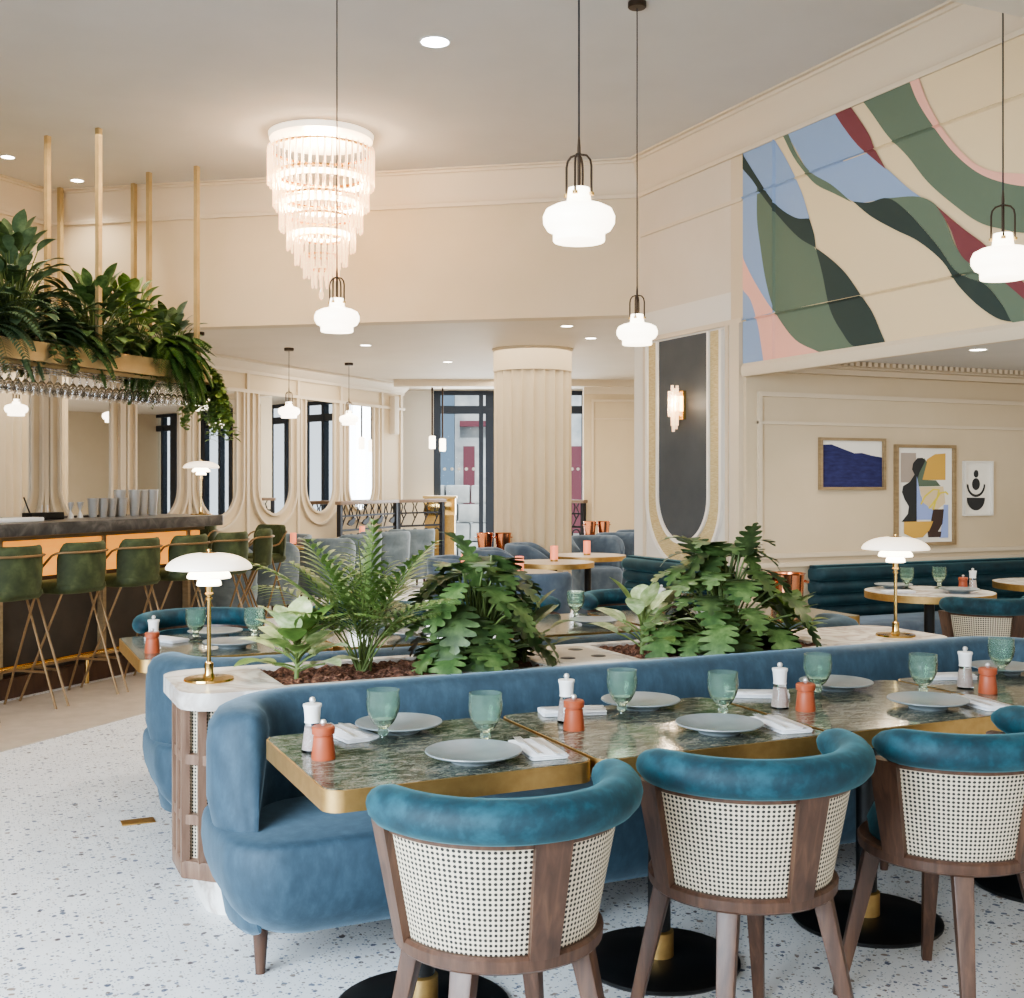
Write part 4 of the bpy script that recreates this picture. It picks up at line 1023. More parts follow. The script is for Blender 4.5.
for i, tt in enumerate((.78, .88)):
    tag(meshobj('jigger', JIG, BAR(tt, .95, 1.21)), 'small steel jigger left of the cocktail tins, ' + ('outer', 'inner')[i] + ' one', 'jigger', 'jiggers on the bar')
t = thing('bottle', 'clear bottle with a dark cap at the left end of the bar', 'bottle', BAR(-.05, .95, 1.21))
MB().lathe([(.001, 0), (.038, 0), (.04, .005), (.04, .10), (.034, .13), (.015, .16), (.014, .19), (.001, .19)], 24).build('body', 'glass_clear', t)
MB().lathe([(.016, .185), (.017, .225), (.001, .227)], 16).build('cap', 'black', t)
t = thing('bar_caddy', 'small caddy of bar tools with straws on the bar', 'caddy', BAR(.45, .9, 1.21), BA)
MB().box(-.16, -.05, 0, .16, .05, .055).bevel(.006).build('box', 'black_metal', t)
for i, (x, tl) in enumerate(((-.12, -.06), (-.02, .02), (.05, .0))): MB().tube([(x, 0, .03), (x+tl, .01, .17 if i == 0 else .11)], .006, 6).build('tool', 'steel' if i else 'black', t)
o = MB().box(-.22, -.06, 0, .22, .06, .03).bevel(.008).build('bar_tray', 'white', loc=BAR(.0, .72, 1.21)); o.rotation_euler = (0, 0, BA); tag(o, 'flat pale tray lying on the bar beside the bottle', 'tray')

# ---- bar stools
def stool(name, label, loc, rz):
    t = thing(name, label, 'bar stool', loc, rz, 'green velvet bar stools')
    MB().loft([[(x, y, z) for x, y in rrect(-.215+i, .215-i, -.20+i, .21-i, .12, 6)] for z, i in ((.735, .05), (.742, .015), (.77, 0), (.80, .004), (.815, .03), (.82, .08))]).build('seat', 'velvet_green', t, smooth=60)
    L = []; n = 26
    for k in range(n+1):
        a = 206 + (334-206)*k/n; f = abs(k/n - .5)*2
        zt = 1.085 - .09*max(0, (f-.78)/.22)**2; zb = .775
        c, s_ = math.cos(R(a)), math.sin(R(a)); rx, ry = .235, .225
        q = []
        for rr, z in ((0, zb), (.012, (zb+zt)/2), (.008, zt-.02), (-.004, zt), (-.02, zt), (-.032, zt-.02), (-.028, (zb+zt)/2), (-.035, zb)): q.append(((rx+rr)*c, (ry+rr)*s_, z))
        L.append(q)
    MB().loft(L).build('backrest', 'velvet_green', t, smooth=60)
    rail = [(-.225, .20, .90), (-.245, .10, .90), (-.255, .03, .905), (-.258, -.01, .92), (-.255, -.05, .96), (-.245, -.085, 1.0), (-.232, -.115, 1.015)]
    rail += [(.258*math.cos(R(a)), .245*math.sin(R(a)), 1.02) for a in range(217, 324, 10)]
    rail += [(-x, y, z) for x, y, z in rail[6::-1]]
    MB().tube(rail, .0085, 8).build('arm_rail', 'stool_brass', t)
    for s_ in (-1, 1):
        MB().tube([(s_*.245, .11, .90), (s_*.235, -.22, 0)], .0085, 8).build('leg', 'stool_brass', t)
        MB().tube([(s_*.17, -.10, .74), (s_*.225, .22, 0)], .0085, 8).build('leg', 'stool_brass', t)
        MB().tube([(s_*.238, -.132, .24), (s_*.207, .116, .24)], .009, 8).build('stretcher', 'stool_brass', t)
    MB().tube([(-.207, .115, .24), (.207, .115, .24)], .009, 8).build('stretcher', 'stool_brass', t)
    return t
st = stool('bar_stool', 'green velvet bar stool at the left edge of the picture, cut off', BAR(-.58, .22), BA)
for tt, pp, rr, lab in ((0, .22, 0, 'green velvet bar stool, second from the left edge'), (.57, .22, 0, 'green velvet bar stool, third from the left edge'), (1.13, .22, 0, 'green velvet bar stool right of the third, its legs behind the brass lamp'),
                        (1.66, .22, 0, 'green velvet bar stool just right of the brass lamp shade by the bar end')):
    dup(st, BAR(tt, pp), BA + rr, lab)
dup(st, BAR(2.20, .35), BA + R(30), 'green velvet bar stool past the end of the bar, nearest of that group')
dup(st, BAR(3.0, 1.55), BA + R(60), 'green velvet bar stool past the end of the bar, farthest and partly hidden')
dup(st, BAR(2.95, .72), BA + R(75), 'green velvet bar stool past the end of the bar, rightmost and seen side-on')

# ---- glass rack hanging over the bar
t = thing('hanging_bar_rack', 'brass rack hung from the ceiling over the bar, holding glasses and plants', 'rack'); at_bar(t)
RX0, RX1 = -3.0, 2.75
def rr_ring(z0, z1, o, w):
    mb = MB(); A = rrect(RX0+o, RX1-o, .95+o, 1.65-o, .33-o, 10); B = rrect(RX0+o+w, RX1-o-w, .95+o+w, 1.65-o-w, .33-o-w, 10)
    v = [[mb.v((x, y, z)) for x, y in q] for q in (A, B) for z in (z0, z1)]; n = len(A)
    for i in range(n):
        j = (i+1) % n
        for a, b in ((0, 1), (2, 3), (1, 3), (0, 2)): mb.face((v[a][i], v[a][j], v[b][j], v[b][i]))
    return mb
rr_ring(2.40, 2.47, 0, .03).build('lower_band', 'satin_gold', t); rr_ring(2.47, 2.55, .02, .02).build('upper_band', 'satin_gold', t)
MB().prism(rrect(RX0+.03, RX1-.03, .98, 1.62, .30, 10), 2.42, 2.435).build('shelf', 'satin_gold', t)
for y in (1.06, 1.22, 1.38, 1.54): MB().box(RX0+.3, y-.008, 2.375, RX1-.25, y+.008, 2.40).build('glass_rail', 'satin_gold', t, smooth=0)
for x in (-1.4, -.1, 1.16, 2.40):
    for y in (1.02, 1.56): MB().box(x-.021, y-.018, 2.44, x+.021, y+.018, 4.35).build('rod', 'satin_gold', t, smooth=0)
t = thing('hanging_back_rack', 'second brass rack hung behind the first, only its rods showing above the plants', 'rack'); at_bar(t)
MB().box(.6, 1.93, 2.75, 3.25, 2.78, 2.79).build('shelf', 'satin_gold', t, smooth=0)
for x, y in ((2.67, 1.97), (3.16, 1.97), (2.52, 2.74), (3.02, 2.74)): MB().box(x-.022, y-.02, 2.78, x+.022, y+.02, 4.35).build('rod', 'satin_gold', t, smooth=0)
GL = MB().lathe([(.033, 0), (.034, -.002), (.03, -.004), (.006, -.01), (.004, -.02), (.004, -.085), (.012, -.10), (.03, -.125), (.034, -.15), (.031, -.19), (.030, -.19), (.032, -.15), (.028, -.127), (.01, -.105), (.001, -.10)], 16, cap0=True, cap1=False).mesh('wine_glass', 'glass_clear', 50)
for p_, row in ((1.14, 'front'), (1.30, 'middle'), (1.46, 'back')):
    tt = .02
    while tt < 2.42:
        o = meshobj('wine_glass', GL, BAR(tt, p_, 2.376))
        tag(o, 'clear stemmed glass hanging upside down in the ' + row + ' row under the brass rack', 'wine glass', 'glasses hanging in the ' + row + ' row of the rack')
        tt += .082

# ------------------------------------------------------------------ rear lounge: tub armchairs, round tables, candles
def tub(name, mat, label, loc, rz, group):
    t = thing(name, label, 'armchair', loc, rz, group)
    MB().loft([[(x*s_, y*s_, z) for x, y in rrect(-.32, .32, -.32, .30, .24, 8)] for z, s_ in ((.14, .80), (.17, .86), (.28, .93), (.40, .95), (.44, .90), (.455, .8))]).build('seat', mat, t, smooth=60)
    L = []; n = 34
    for k in range(n+1):
        a = 150 + (390-150)*k/n; f = abs(k/n-.5)*2
        zt = .83 - .16*max(0, f-.6)**1.5/.253; c, s_ = math.cos(R(a)), math.sin(R(a)); q = []
        tp = 1 if f < .92 else max(.3, 1 - (f-.92)*7)
        for r, z in ((.265, .13), (.305, .20), (.335, .42), (.352, zt-.05), (.345, zt-.012), (.325, zt), (.295, zt-.012), (.285, zt-.05), (.275, .42), (.25, .2)):
            q.append(((.31+(r-.31)*tp)*c, (.31+(r-.31)*tp)*s_, z))
        L.append(q)
    MB().loft(L).build('shell', mat, t, smooth=60)
    for a in (45, 135, 225, 315): MB().lathe([(.012, 0), (.022, .16)], 10, (.22*math.cos(R(a)), .22*math.sin(R(a)), 0)).build('leg', 'walnut', t)
    return t
GL1 = 'grey armchairs by the mirrors'
tb = tub('tub_armchair', 'velvet_grey', 'pale grey-blue tub armchair behind the end of the bar, nearest of the row', FAR(-2.72, 13.1), FA + R(-22), GL1)
for x, d, a, lab in ((-2.22, 14.0, -14, 'pale grey-blue tub armchair, second in the row, behind the palm'), (-2.02, 15.0, 62, 'grey tub armchair showing its rounded arm, left of the large dark one'), (-1.72, 15.75, 14, 'dark grey-blue tub armchair turned away, in front of the bird railing'),
                     (-1.44, 16.55, 24, 'dark grey-blue tub armchair nearest the narrow iron railing'), (-3.0, 12.3, -30, 'grey-blue tub armchair behind the legs of the bar stools'), (-2.85, 14.6, 150, 'grey tub armchair against the mirror wall, partly hidden')):
    o = dup(tb, FAR(x, d), FA + R(a), lab)
GR = 'slate armchairs at the round tables'
ts = tub('tub_armchair', 'velvet_slate', 'slate-blue tub armchair turned away, in front of the round tables', FAR(.10, 8.78), FA + R(0), GR)
for x, d, a, lab in ((-.40, 10.35, -85, 'slate-blue tub armchair left of the nearest round table'), (-.05, 11.6, -85, 'slate-blue tub armchair left of the middle round table'), (.27, 12.55, -95, 'slate-blue tub armchair by the foot of the fluted column'),
                     (1.02, 14.2, -160, 'grey tub armchair at the far right, left of the copper pots'), (1.42, 15.0, -170, 'grey tub armchair under the far cream pier'), (1.75, 15.9, 170, 'farthest grey tub armchair, beside the slate wall panel')):
    dup(ts, FAR(x, d), FA + R(a), lab)
def round_table(loc, r, label, rim='brass', top='stone_band'):
    t = thing('round_table', label, 'table', loc, 0, 'round tables')
    MB().lathe([(.001, .70), (r-.004, .70), (r-.004, .742), (.001, .742)], 48).build('table_top', top, t)
    MB().lathe([(r-.004, .695), (r, .695), (r, .742), (r-.004, .742)], 48, cap0=False, cap1=False).build('brass_rim', rim, t)
    MB().lathe([(.035, .02), (.035, .70)], 16).build('pedestal', 'black_metal', t)
    MB().lathe([(.21, 0), (.215, .012), (.04, .022)], 32).build('base_disc', 'black_metal', t)
    return t
CAND = None
def candle(loc, label):
    t = thing('candle_holder', label, 'candle', loc, 0, 'pink glass candle holders')
    MB().lathe([(.001, 0), (.036, 0), (.036, .018), (.001, .018)], 20).build('brass_foot', 'brass', t)
    MB().lathe([(.034, .018), (.036, .02), (.036, .145), (.033, .145), (.032, .025), (.001, .024)], 20, cap0=False).build('glass', 'candle', t)
    return t
round_table((4.10, 8.85, 0), .37, 'nearest round brass-edged table, behind the slate armchair')
round_table((4.96, 9.80, 0), .38, 'middle round brass-edged table in front of the column')
round_table((5.73, 10.55, 0), .39, 'farthest round brass-edged table beside the slate armchairs')
cd = candle((3.77, 9.10, .742), 'pink candle glass on the nearest round table, left of the two')
dup(cd, (4.05, 8.62, .742), 0, 'pink candle glass just above the slate armchair back')
dup(cd, (4.99, 9.85, .742), 0, 'pink candle glass on the middle round table')
dup(cd, (5.72, 10.55, .742), 0, 'pink candle glass on the farthest round table')
round_table(FAR(-2.62, 13.85), .22, 'round table among the grey armchairs by the mirrors, hidden but for its candle')
round_table(FAR(-2.14, 15.75), .22, 'round table among the grey armchairs by the railing, hidden but for its candle')
dup(cd, FAR(-2.58, 13.8, .742), 0, 'pink candle glass left among the grey armchairs by the mirrors')
dup(cd, FAR(-2.03, 15.85, .742), 0, 'pink candle glass among the grey armchairs in front of the bird railing')
def copper_pot(loc, label):
    t = thing('copper_bucket', label, 'bucket', loc, 0, 'small copper wine buckets')
    bk = MB().lathe([(.001, 0), (.07, 0), (.09, .19), (.097, .2), (.088, .19), (.068, .01), (.001, .01)], 28).build('bucket', 'copper', t)
    for s_ in (-1, 1): MB().tube([(s_*.085, -.03, .15), (s_*.115, 0, .15), (s_*.085, .03, .15)], .006, 6).build('handle', 'copper', bk)
    return t
sd = thing('side_stand', 'small dark service stand at the foot of the fluted column', 'stand', FAR(-.22, 12.85))
MB().lathe([(.001, .70), (.2, .70), (.2, .73), (.001, .73)], 28).build('top', 'dark_wood', sd); MB().lathe([(.025, .01), (.025, .70)], 12).build('post', 'black_metal', sd); MB().lathe([(.16, 0), (.16, .015), (.03, .02)], 24).build('base', 'black_metal', sd)
cp = copper_pot(FAR(-.30, 12.85, .73), 'copper bucket left of the pair against the fluted column')
dup(cp, FAR(-.10, 12.87, .73), 0, 'copper bucket right of the pair against the fluted column')
sd2 = dup(sd, FAR(1.17, 16.6), 0, 'small dark service stand under the far cream pier'); sd['group'] = sd2['group'] = 'service stands'
dup(cp, FAR(1.10, 16.55, .73), 0, 'copper bucket left of the pair under the far cream pier'); dup(cp, FAR(1.3, 16.6, .73), 0, 'copper bucket right of the pair under the far cream pier')

# ---- channelled green benches along the alcove and sconce walls
def bench(name, label, loc, rz, L, depth=.62):
    """runs along +x, back along y = 0, seat towards -y"""
    t = thing(name, label, 'bench', loc, rz, 'channelled teal benches')
    MB().loft([[(x, y, z) for x, y in rrect(i, L-i, -depth+i, -.16, .08, 5)] for z, i in ((.10, .03), (.12, 0), (.40, 0), (.43, .02), (.44, .06))]).build('seat', 'velvet_slate', t, smooth=60)
    for k in range(4):
        z0 = .42 + .10*k; r = .056; d = .10 + .015*k
        pr = [(-.015 - d + .055 - .062*math.sin(PI*j/8), z0 + .052 - .052*math.cos(PI*j/8)) for j in range(9)]
        mb = MB(); m = 16
        sec = pr + [(-.01, z0 + .104), (-.01, z0)]
        Ls = []
        for x, s_ in ((.0, .5), (.01, .8), (.035, .97), (.07, 1), (L-.07, 1), (L-.035, .97), (L-.01, .8), (L, .5)):
            Ls.append([(x, -.01 + (y+.01)*s_, z0 + .052 + (z-z0-.052)*s_) for y, z in sec])
        mb.loft(Ls).build('back_channel', 'velvet_deep_teal', t, smooth=60)
    MB().box(.02, -.09, .05, L-.02, -.005, .84).build('back_frame', 'velvet_deep_teal', t, smooth=0)
    MB().box(.05, -depth+.08, 0, L-.05, -.1, .10).build('plinth', 'black', t, smooth=0)
    return t
bench('channel_bench', 'dark teal bench with rolled channels under the slate wall panel', (5.365, 9.0, 0), -PI/2, 1.5)
bench('channel_bench', 'dark teal bench with rolled channels along the wall under the framed pictures', (5.95, 7.36, 0), 0, 3.9)
round_table((5.98, 6.10, 0), .43, 'round marble table with a brass edge under the framed pictures', top='white_marble')
round_table((7.36, 6.25, 0), .43, 'round table at the right picture edge by the teal bench', top='white_marble')
goblet(5.93, 6.26, 'left of the two on the round alcove table'); goblet(6.19, 6.22, 'right of the two on the round alcove table')
mills(6.33, 6.05, 6.25, 6.06, 'on the round alcove table'); plate(5.92, 6.38, 'far side of the round alcove table'); plate(6.08, 5.93, 'near side of the round alcove table')
setting(5.72, 6.12, R(70), 'on the left of the round alcove table', cut=False)

# ------------------------------------------------------------------ framed pictures in the alcove
def picture(name, label, x0, x1, z0, z1, fw, fmat, shapes, depth=.035):
    t = thing(name, label, 'picture', (x0, 7.398, z0)); w, h = x1-x0, z1-z0
    mb = MB()
    mb.box(0, -depth, 0, w, 0, fw).box(0, -depth, h-fw, w, 0, h).box(0, -depth, fw, fw, 0, h-fw).box(w-fw, -depth, fw, w, 0, h-fw)
    mb.build('frame', fmat, t, smooth=0)
    names = ['paper']
    for c, _ in shapes:
        if c not in names: names.append(c)
    mb = MB(); mb.ngon([(fw*.5, -.008, fw*.5), (w-fw*.5, -.008, fw*.5), (w-fw*.5, -.008, h-fw*.5), (fw*.5, -.008, h-fw*.5)])
    for i, (c, pts) in enumerate(shapes):
        mb.mi = names.index(c); flat_shape(mb, [(u*w, v*h) for u, v in pts], lambda p, i=i: (p[0], -.009 - .0007*i, p[1]))
    bm = mb.bm; bmesh.ops.triangulate(bm, faces=bm.faces)
    for f in bm.faces:
        if f.normal.y > 0: f.normal_flip()
    mb.build('print', [MCOL[c] for c in names], t, smooth=0, norm=False)
    return t
def N(pts, x0, y0, x1, y1): return [((x-x0)/(x1-x0), 1-(y-y0)/(y1-y0)) for x, y in pts]
def ell(cx, cy, rx, ry, a0=0, a1=360, n=28): return [(cx + rx*math.cos(R(a0+(a1-a0)*k/n)), cy + ry*math.sin(R(a0+(a1-a0)*k/n))) for k in range(n + (a1-a0 != 360))]
q = (88, 97, 412, 338)
picture('framed_picture', 'framed picture of dark navy hills under a pale sky, leftmost of the three', 6.09, 6.757, 1.43, 1.845, .022, 'frame_wood',
        [('navy', N([(98, 130), (150, 128), (200, 146), (240, 160), (262, 168), (300, 166), (350, 178), (402, 186), (402, 330), (98, 330)], *q))])
q = (457, 115, 745, 605)
def stroke(pts, w):
    out = []
    for s_ in (1, -1):
        seq = range(len(pts)) if s_ == 1 else range(len(pts)-1, -1, -1)
        for i in seq:
            a = Vector(pts[max(0, i-1)]); b = Vector(pts[min(len(pts)-1, i+1)]); d = (b-a).normalized()
            out.append((pts[i][0] - d.y*w*s_, pts[i][1] + d.x*w*s_))
    return out
picture('framed_picture', 'tall framed abstract collage print in charcoal, ochre and blue, middle of the three', 6.865, 7.52, .965, 1.80, .026, 'frame_wood',
        [('taupe', N([(488, 155), (560, 155), (560, 298), (488, 298)], *q)), ('ochre', N([(612, 185), (650, 160), (702, 155), (702, 286), (590, 286), (598, 230)], *q)),
         ('green', N([(565, 190), (600, 180), (612, 200), (590, 285), (655, 288), (678, 316), (560, 318)], *q)),
         ('char', N([(545, 205), (565, 180), (590, 178), (604, 192), (575, 250), (562, 300), (562, 488), (490, 488), (520, 450), (525, 415), (505, 380), (492, 345), (498, 315), (530, 295), (552, 260), (540, 235)], *q)),
         ('violet', N([(562, 265), (580, 360), (620, 420), (685, 470), (690, 480), (562, 480)], *q)), ('cream', N([(575, 320), (690, 318), (700, 400), (650, 440), (590, 395)], *q)),
         ('violet', N([(692, 408), (714, 408), (714, 570), (670, 570), (690, 470)], *q)), ('brown', N([(640, 430), (692, 430), (685, 500), (660, 545), (620, 535)], *q)), ('brown', N([(612, 535), (680, 540), (676, 566), (616, 566)], *q)),
         ('ochre', N([(500, 488), (640, 488), (622, 530), (590, 565), (545, 568), (500, 545)], *q)),
         ('yellow', N(stroke([(580, 405), (600, 365), (640, 332), (668, 335), (660, 370), (635, 405), (618, 425)], 4), *q)), ('yellow', N(stroke([(640, 430), (650, 390), (672, 350), (700, 345), (712, 358)], 4), *q))])
q = (785, 207, 935, 460)
picture('framed_picture', 'small white-framed print of stacked black shapes, rightmost of the three', 7.62, 7.945, 1.205, 1.67, .014, 'frame_white',
        [('char', N(ell(854, 266, 13, 18), *q)), ('char', N(ell(853, 314, 21, 28), *q)),
         ('char', N([(804, 314)] + ell(853, 316, 49, 58, 180, 0) + [(895, 314)] + ell(853, 316, 40, 46, 0, 180), *q)),
         ('char', N([(803, 376)] + ell(852, 378, 48, 58, 180, 0), *q))])

# ------------------------------------------------------------------ plants
UP = Vector((0, 0, 1))
def leaf(mb, base, d, L, W, kind='oval', droop=.6, fold=.25, n=None):
    d = Vector(d).normalized(); n = n or {'oval': 7, 'lobed': 22, 'lance': 4, 'heart': 6}[kind]
    p = Vector(base); st = L/n; rows = []
    for i in range(n+1):
        s = i/n
        side = d.cross(UP)
        side = side.normalized() if side.length > 1e-3 else Vector((1, 0, 0))
        nu = side.cross(d).normalized()
        fw = 0
        if kind == 'oval': w = W*math.sin(PI*min(1, s*.97+.03))**.8*(1 - .25*s)
        elif kind == 'heart': w = W*(math.sin(PI*(s*.78+.22))**.8)
        elif kind == 'lance': w = W*math.sin(PI*min(1, s*.9+.08))
        else:
            w = W*(math.sin(PI*(s*.80+.20))**.65); lob = abs(math.sin(PI*s*5.5)); w *= .38 + .62*lob**.55; fw = st*1.8*(lob-.4)
        if i == n: w = W*.02
        rows.append((p + side*w + nu*w*fold + d*fw, p.copy(), p - side*w + nu*w*fold + d*fw))
        p = p + d*st
        d = (d - UP*droop*st/L*1.0).normalized()
    mb.mi = 1 if kind != 'lance' and random.random() < .35 else 0
    V = [[mb.v(q) for q in r] for r in rows]
    for a, b in zip(V, V[1:]):
        mb.face((a[0], a[1], b[1], b[0])); mb.face((a[1], a[2], b[2], b[1]))
def stemcurve(a, b, sag=.0, n=6):
    a, b = Vector(a), Vector(b); m = (a+b)/2 + UP*(b-a).length*sag
    return [tuple(a*(1-s)**2 + m*2*s*(1-s) + b*s*s) for s in [k/n for k in range(n+1)]]
def rdir(a, el): return Vector((math.cos(a)*math.cos(el), math.sin(a)*math.cos(el), math.sin(el)))
def frond(mf, ms, base, az, el, L, nl, ll, lw, bend=1.3, sr=.004, side_droop=.5, s0=.18):
    d = rdir(az, el); p = Vector(base); pts = [tuple(p)]
    n = nl
    for i in range(n):
        p = p + d*(L/n); d = (d - UP*bend/n).normalized(); pts.append(tuple(p))
        s = (i+1)/n
        if s < s0: continue
        side = d.cross(UP)
        if side.length < 1e-3: continue
        side.normalize()
        ln = ll*1.0*math.sin(PI*(s*.75+.2))**.7
        for sg in (1, -1): leaf(mf, p, side*sg + d*.75 + UP*.12, ln, lw, 'lance', side_droop, .15)
    ms.tube(pts, [sr*(1-.7*i/len(pts)) for i in range(len(pts))], 5)
MAT2 = {'leaf_dark': 'leaf_deep', 'leaf_mid': 'leaf_olive', 'leaf_pale': 'leaf_mid', 'leaf_grey': 'leaf_deep', 'leaf_fern': 'leaf_mid'}
def plant_parts(t, mf, ms, mat):
    mf.build('foliage', [mat, MAT2[mat]], t, smooth=60, norm=False); ms.build('stem', 'stem', t)

def dieffenbachia(name, label, loc, h, n, W, mat, seed, spread=.2, group=None):
    random.seed(seed); t = thing(name, label, 'plant', loc, 0, group); mf, ms = MB(), MB()
    ms.tube([(0, 0, -.02), (.01, 0, h*.5)], .009, 7)
    for i in range(n):
        s = i/(n-1); az = i*2.4 + random.uniform(-.3, .3); z = h*(.08 + .55*s); el = .25 + .85*s + random.uniform(-.15, .15)
        a = Vector((0, 0, z*.6)); b = a + rdir(az, el)*spread*(1.1-.5*s); ms.tube(stemcurve(a, b, .12), .004, 5)
        leaf(mf, b, rdir(az, el*.85 + .1), h*random.uniform(.36, .50), W*random.uniform(.8, 1.1), 'oval', .7, .16)
    plant_parts(t, mf, ms, mat); return t
def philodendron(name, label, loc, h, n, L, W, mat, seed, spread=.3, group=None, low=-.35, squash=1):
    random.seed(seed); t = thing(name, label, 'plant', loc, 0, group); mf, ms = MB(), MB()
    for i in range(n):
        s = (i+.5)/n; az = i*2.399 + random.uniform(-.4, .4); el = low + (1.35-low)*s**1.1
        rr = spread*random.uniform(.45, 1.15)
        d = rdir(az, el); b = Vector((d.x*rr, d.y*rr*squash, .12 + max(-.04, d.z*h*random.uniform(.8, 1.05))))
        ms.tube(stemcurve((random.uniform(-.04, .04), random.uniform(-.03, .03), -.02), b, .22), .0045, 5)
        ll = L*random.uniform(.7, 1.1)
        leaf(mf, b, Vector((d.x + random.uniform(-.5, .5), d.y + random.uniform(-.5, .5), -.3 + .6*s + random.uniform(-.7, .5))), ll, W*ll/L, 'lobed', 1.5, .10)
    plant_parts(t, mf, ms, mat); return t
def palm(name, label, loc, h, n, mat, seed, group=None):
    random.seed(seed); t = thing(name, label, 'plant', loc, 0, group); mf, ms = MB(), MB()
    for i in range(n):
        az = i*2.399 + random.uniform(-.3, .3); el = 1.5 - .55*(i/n) + random.uniform(-.1, .1)
        hh = h*random.uniform(.55, 1.15); b = Vector((random.uniform(-.02, .02), random.uniform(-.02, .02), -.02))
        frond(mf, ms, b, az, el, hh, 17, h*.36, h*.019, 1.25, .004, .7, .42)
    plant_parts(t, mf, ms, mat); return t
def fern(name, label, loc, L, n, mat, seed, group=None, pot=True, low=-.2):
    random.seed(seed); t = thing(name, label, 'plant', loc, 0, group); mf, ms = MB(), MB()
    for i in range(n):
        az = i*2.399 + random.uniform(-.3, .3); el = low + 1.4*(i/n) + random.uniform(-.1, .1)
        frond(mf, ms, (0, 0, .16), az, el, L*random.uniform(.7, 1.15), 22, .10, .012, 2.2, .003, .8)
    plant_parts(t, mf, ms, mat)
    if pot: MB().lathe([(.001, 0), (.07, 0), (.09, .17), (.08, .17), (.001, .15)], 24).build('pot', 'pot', t)
    return t
def ivy(name, label, loc, n, L, mat, seed, group=None, az0=0, spread=6.28):
    random.seed(seed); t = thing(name, label, 'plant', loc, 0, group); mf, ms = MB(), MB()
    MB().lathe([(.001, 0), (.06, 0), (.08, .15), (.07, .15), (.001, .14)], 20).build('pot', 'pot', t)
    for i in range(n):
        az = az0 + spread*(i/n - .5) + random.uniform(-.2, .2); d = rdir(az, .5); p = Vector((0, 0, .14)); pts = [tuple(p)]
        m = int(L/.035*random.uniform(.6, 1.1))
        for k in range(m):
            d = (d + Vector((random.uniform(-.2, .2), random.uniform(-.2, .2), -.28))).normalized()
            p = p + d*.035; pts.append(tuple(p))
            for r_ in range(2 if k > 2 else 1):
                la = random.uniform(0, 6.28); leaf(mf, p, rdir(la, random.uniform(-.7, .3)), random.uniform(.045, .08), random.uniform(.02, .034), 'heart', .6, .1)
        ms.tube(pts, .0025, 4)
    plant_parts(t, mf, ms, mat); return t
def leafy(name, label, loc, n, L, W, h, mat, seed, kind='oval', group=None, pot=True, spread=.2):
    random.seed(seed); t = thing(name, label, 'plant', loc, 0, group); mf, ms = MB(), MB()
    for i in range(n):
        s = i/n; az = i*2.399 + random.uniform(-.4, .4); el = .0 + 1.35*s; d = rdir(az, el); b = Vector((0, 0, .16)) + Vector((d.x*spread, d.y*spread, max(-.08, d.z*h)))*random.uniform(.6, 1.1)
        ms.tube(stemcurve((0, 0, .1), b, .15), .004, 5)
        leaf(mf, b, d + UP*-.1, L*random.uniform(.7, 1.15), W*random.uniform(.8, 1.1), kind, 1.0, .2)
    plant_parts(t, mf, ms, mat)
    if pot: MB().lathe([(.001, 0), (.07, 0), (.09, .17), (.08, .17), (.001, .15)], 24).build('pot', 'pot', t)
    return t
PG = 'plants growing in the planter'
dieffenbachia('dieffenbachia', 'pale variegated broad-leaved plant at the left end of the planter', (1.09, 4.26, .775), .34, 26, .06, 'leaf_pale', 3, .10, PG)
palm('parlour_palm', 'feathery parlour palm in the left half of the planter', (1.37, 4.32, .775), .56, 26, 'leaf_mid', 5, PG)
philodendron('philodendron', 'big lobed-leaf plant in the middle of the left trough', (1.80, 4.22, .775), .31, 74, .18, .088, 'leaf_dark', 8, .22, PG, -.5)
dieffenbachia('peace_lily', 'small dark-leaved plant at the right end of the left trough', (2.03, 4.28, .775), .30, 14, .042, 'leaf_dark', 12, .14, PG)
dieffenbachia('aglaonema', 'silvery-leaved low plant at the left end of the right trough', (2.56, 4.24, .775), .36, 17, .055, 'leaf_pale', 15, .12, PG)
philodendron('philodendron', 'big lobed-leaf plant spilling over the banquette from the right trough', (2.95, 4.20, .775), .35, 84, .185, .088, 'leaf_dark', 21, .27, PG, -.5)
dieffenbachia('rubber_plant', 'small bright plant with rounded leaves left of the right-hand lamp', (3.36, 4.30, .775), .28, 20, .05, 'leaf_mid', 25, .09, PG)
HG = 'plants on the hanging bar rack'
Z = 2.436
def B3(t_, p_): return BAR(t_, p_, Z)
fern('fern', 'dense fern at the left edge of the hanging rack', B3(.22, 1.24), .60, 60, 'leaf_grey', 31, HG, low=.1)
palm('parlour_palm', 'palm with upright fronds on the left of the hanging rack', B3(.70, 1.42), .95, 14, 'leaf_grey', 33, HG)
leafy('dark_foliage_plant', 'dark bushy plant behind the vine at the left of the hanging rack', B3(.45, 1.22), 120, .22, .06, .74, 'leaf_grey', 34, 'oval', HG, spread=.34)
ivy('trailing_ivy', 'trailing vine spilling over the left of the brass rack', B3(.70, 1.10), 14, .34, 'leaf_dark', 35, HG, BA - PI/2, 4)
fern('fern', 'fern behind the trailing vine on the hanging rack', B3(1.02, 1.24), .50, 50, 'leaf_dark', 37, HG, low=.1)
palm('parlour_palm', 'palm arching over the middle of the hanging rack', B3(1.42, 1.42), .74, 12, 'leaf_grey', 39, HG)
leafy('philodendron', 'dark broad-leaved plant in the middle of the hanging rack', B3(1.30, 1.2), 110, .20, .06, .52, 'leaf_dark', 41, 'oval', HG, spread=.36)
ivy('trailing_ivy', 'trailing vine hanging below the middle of the brass rack', B3(1.20, 1.08), 12, .24, 'leaf_grey', 43, HG, BA - PI/2, 3)
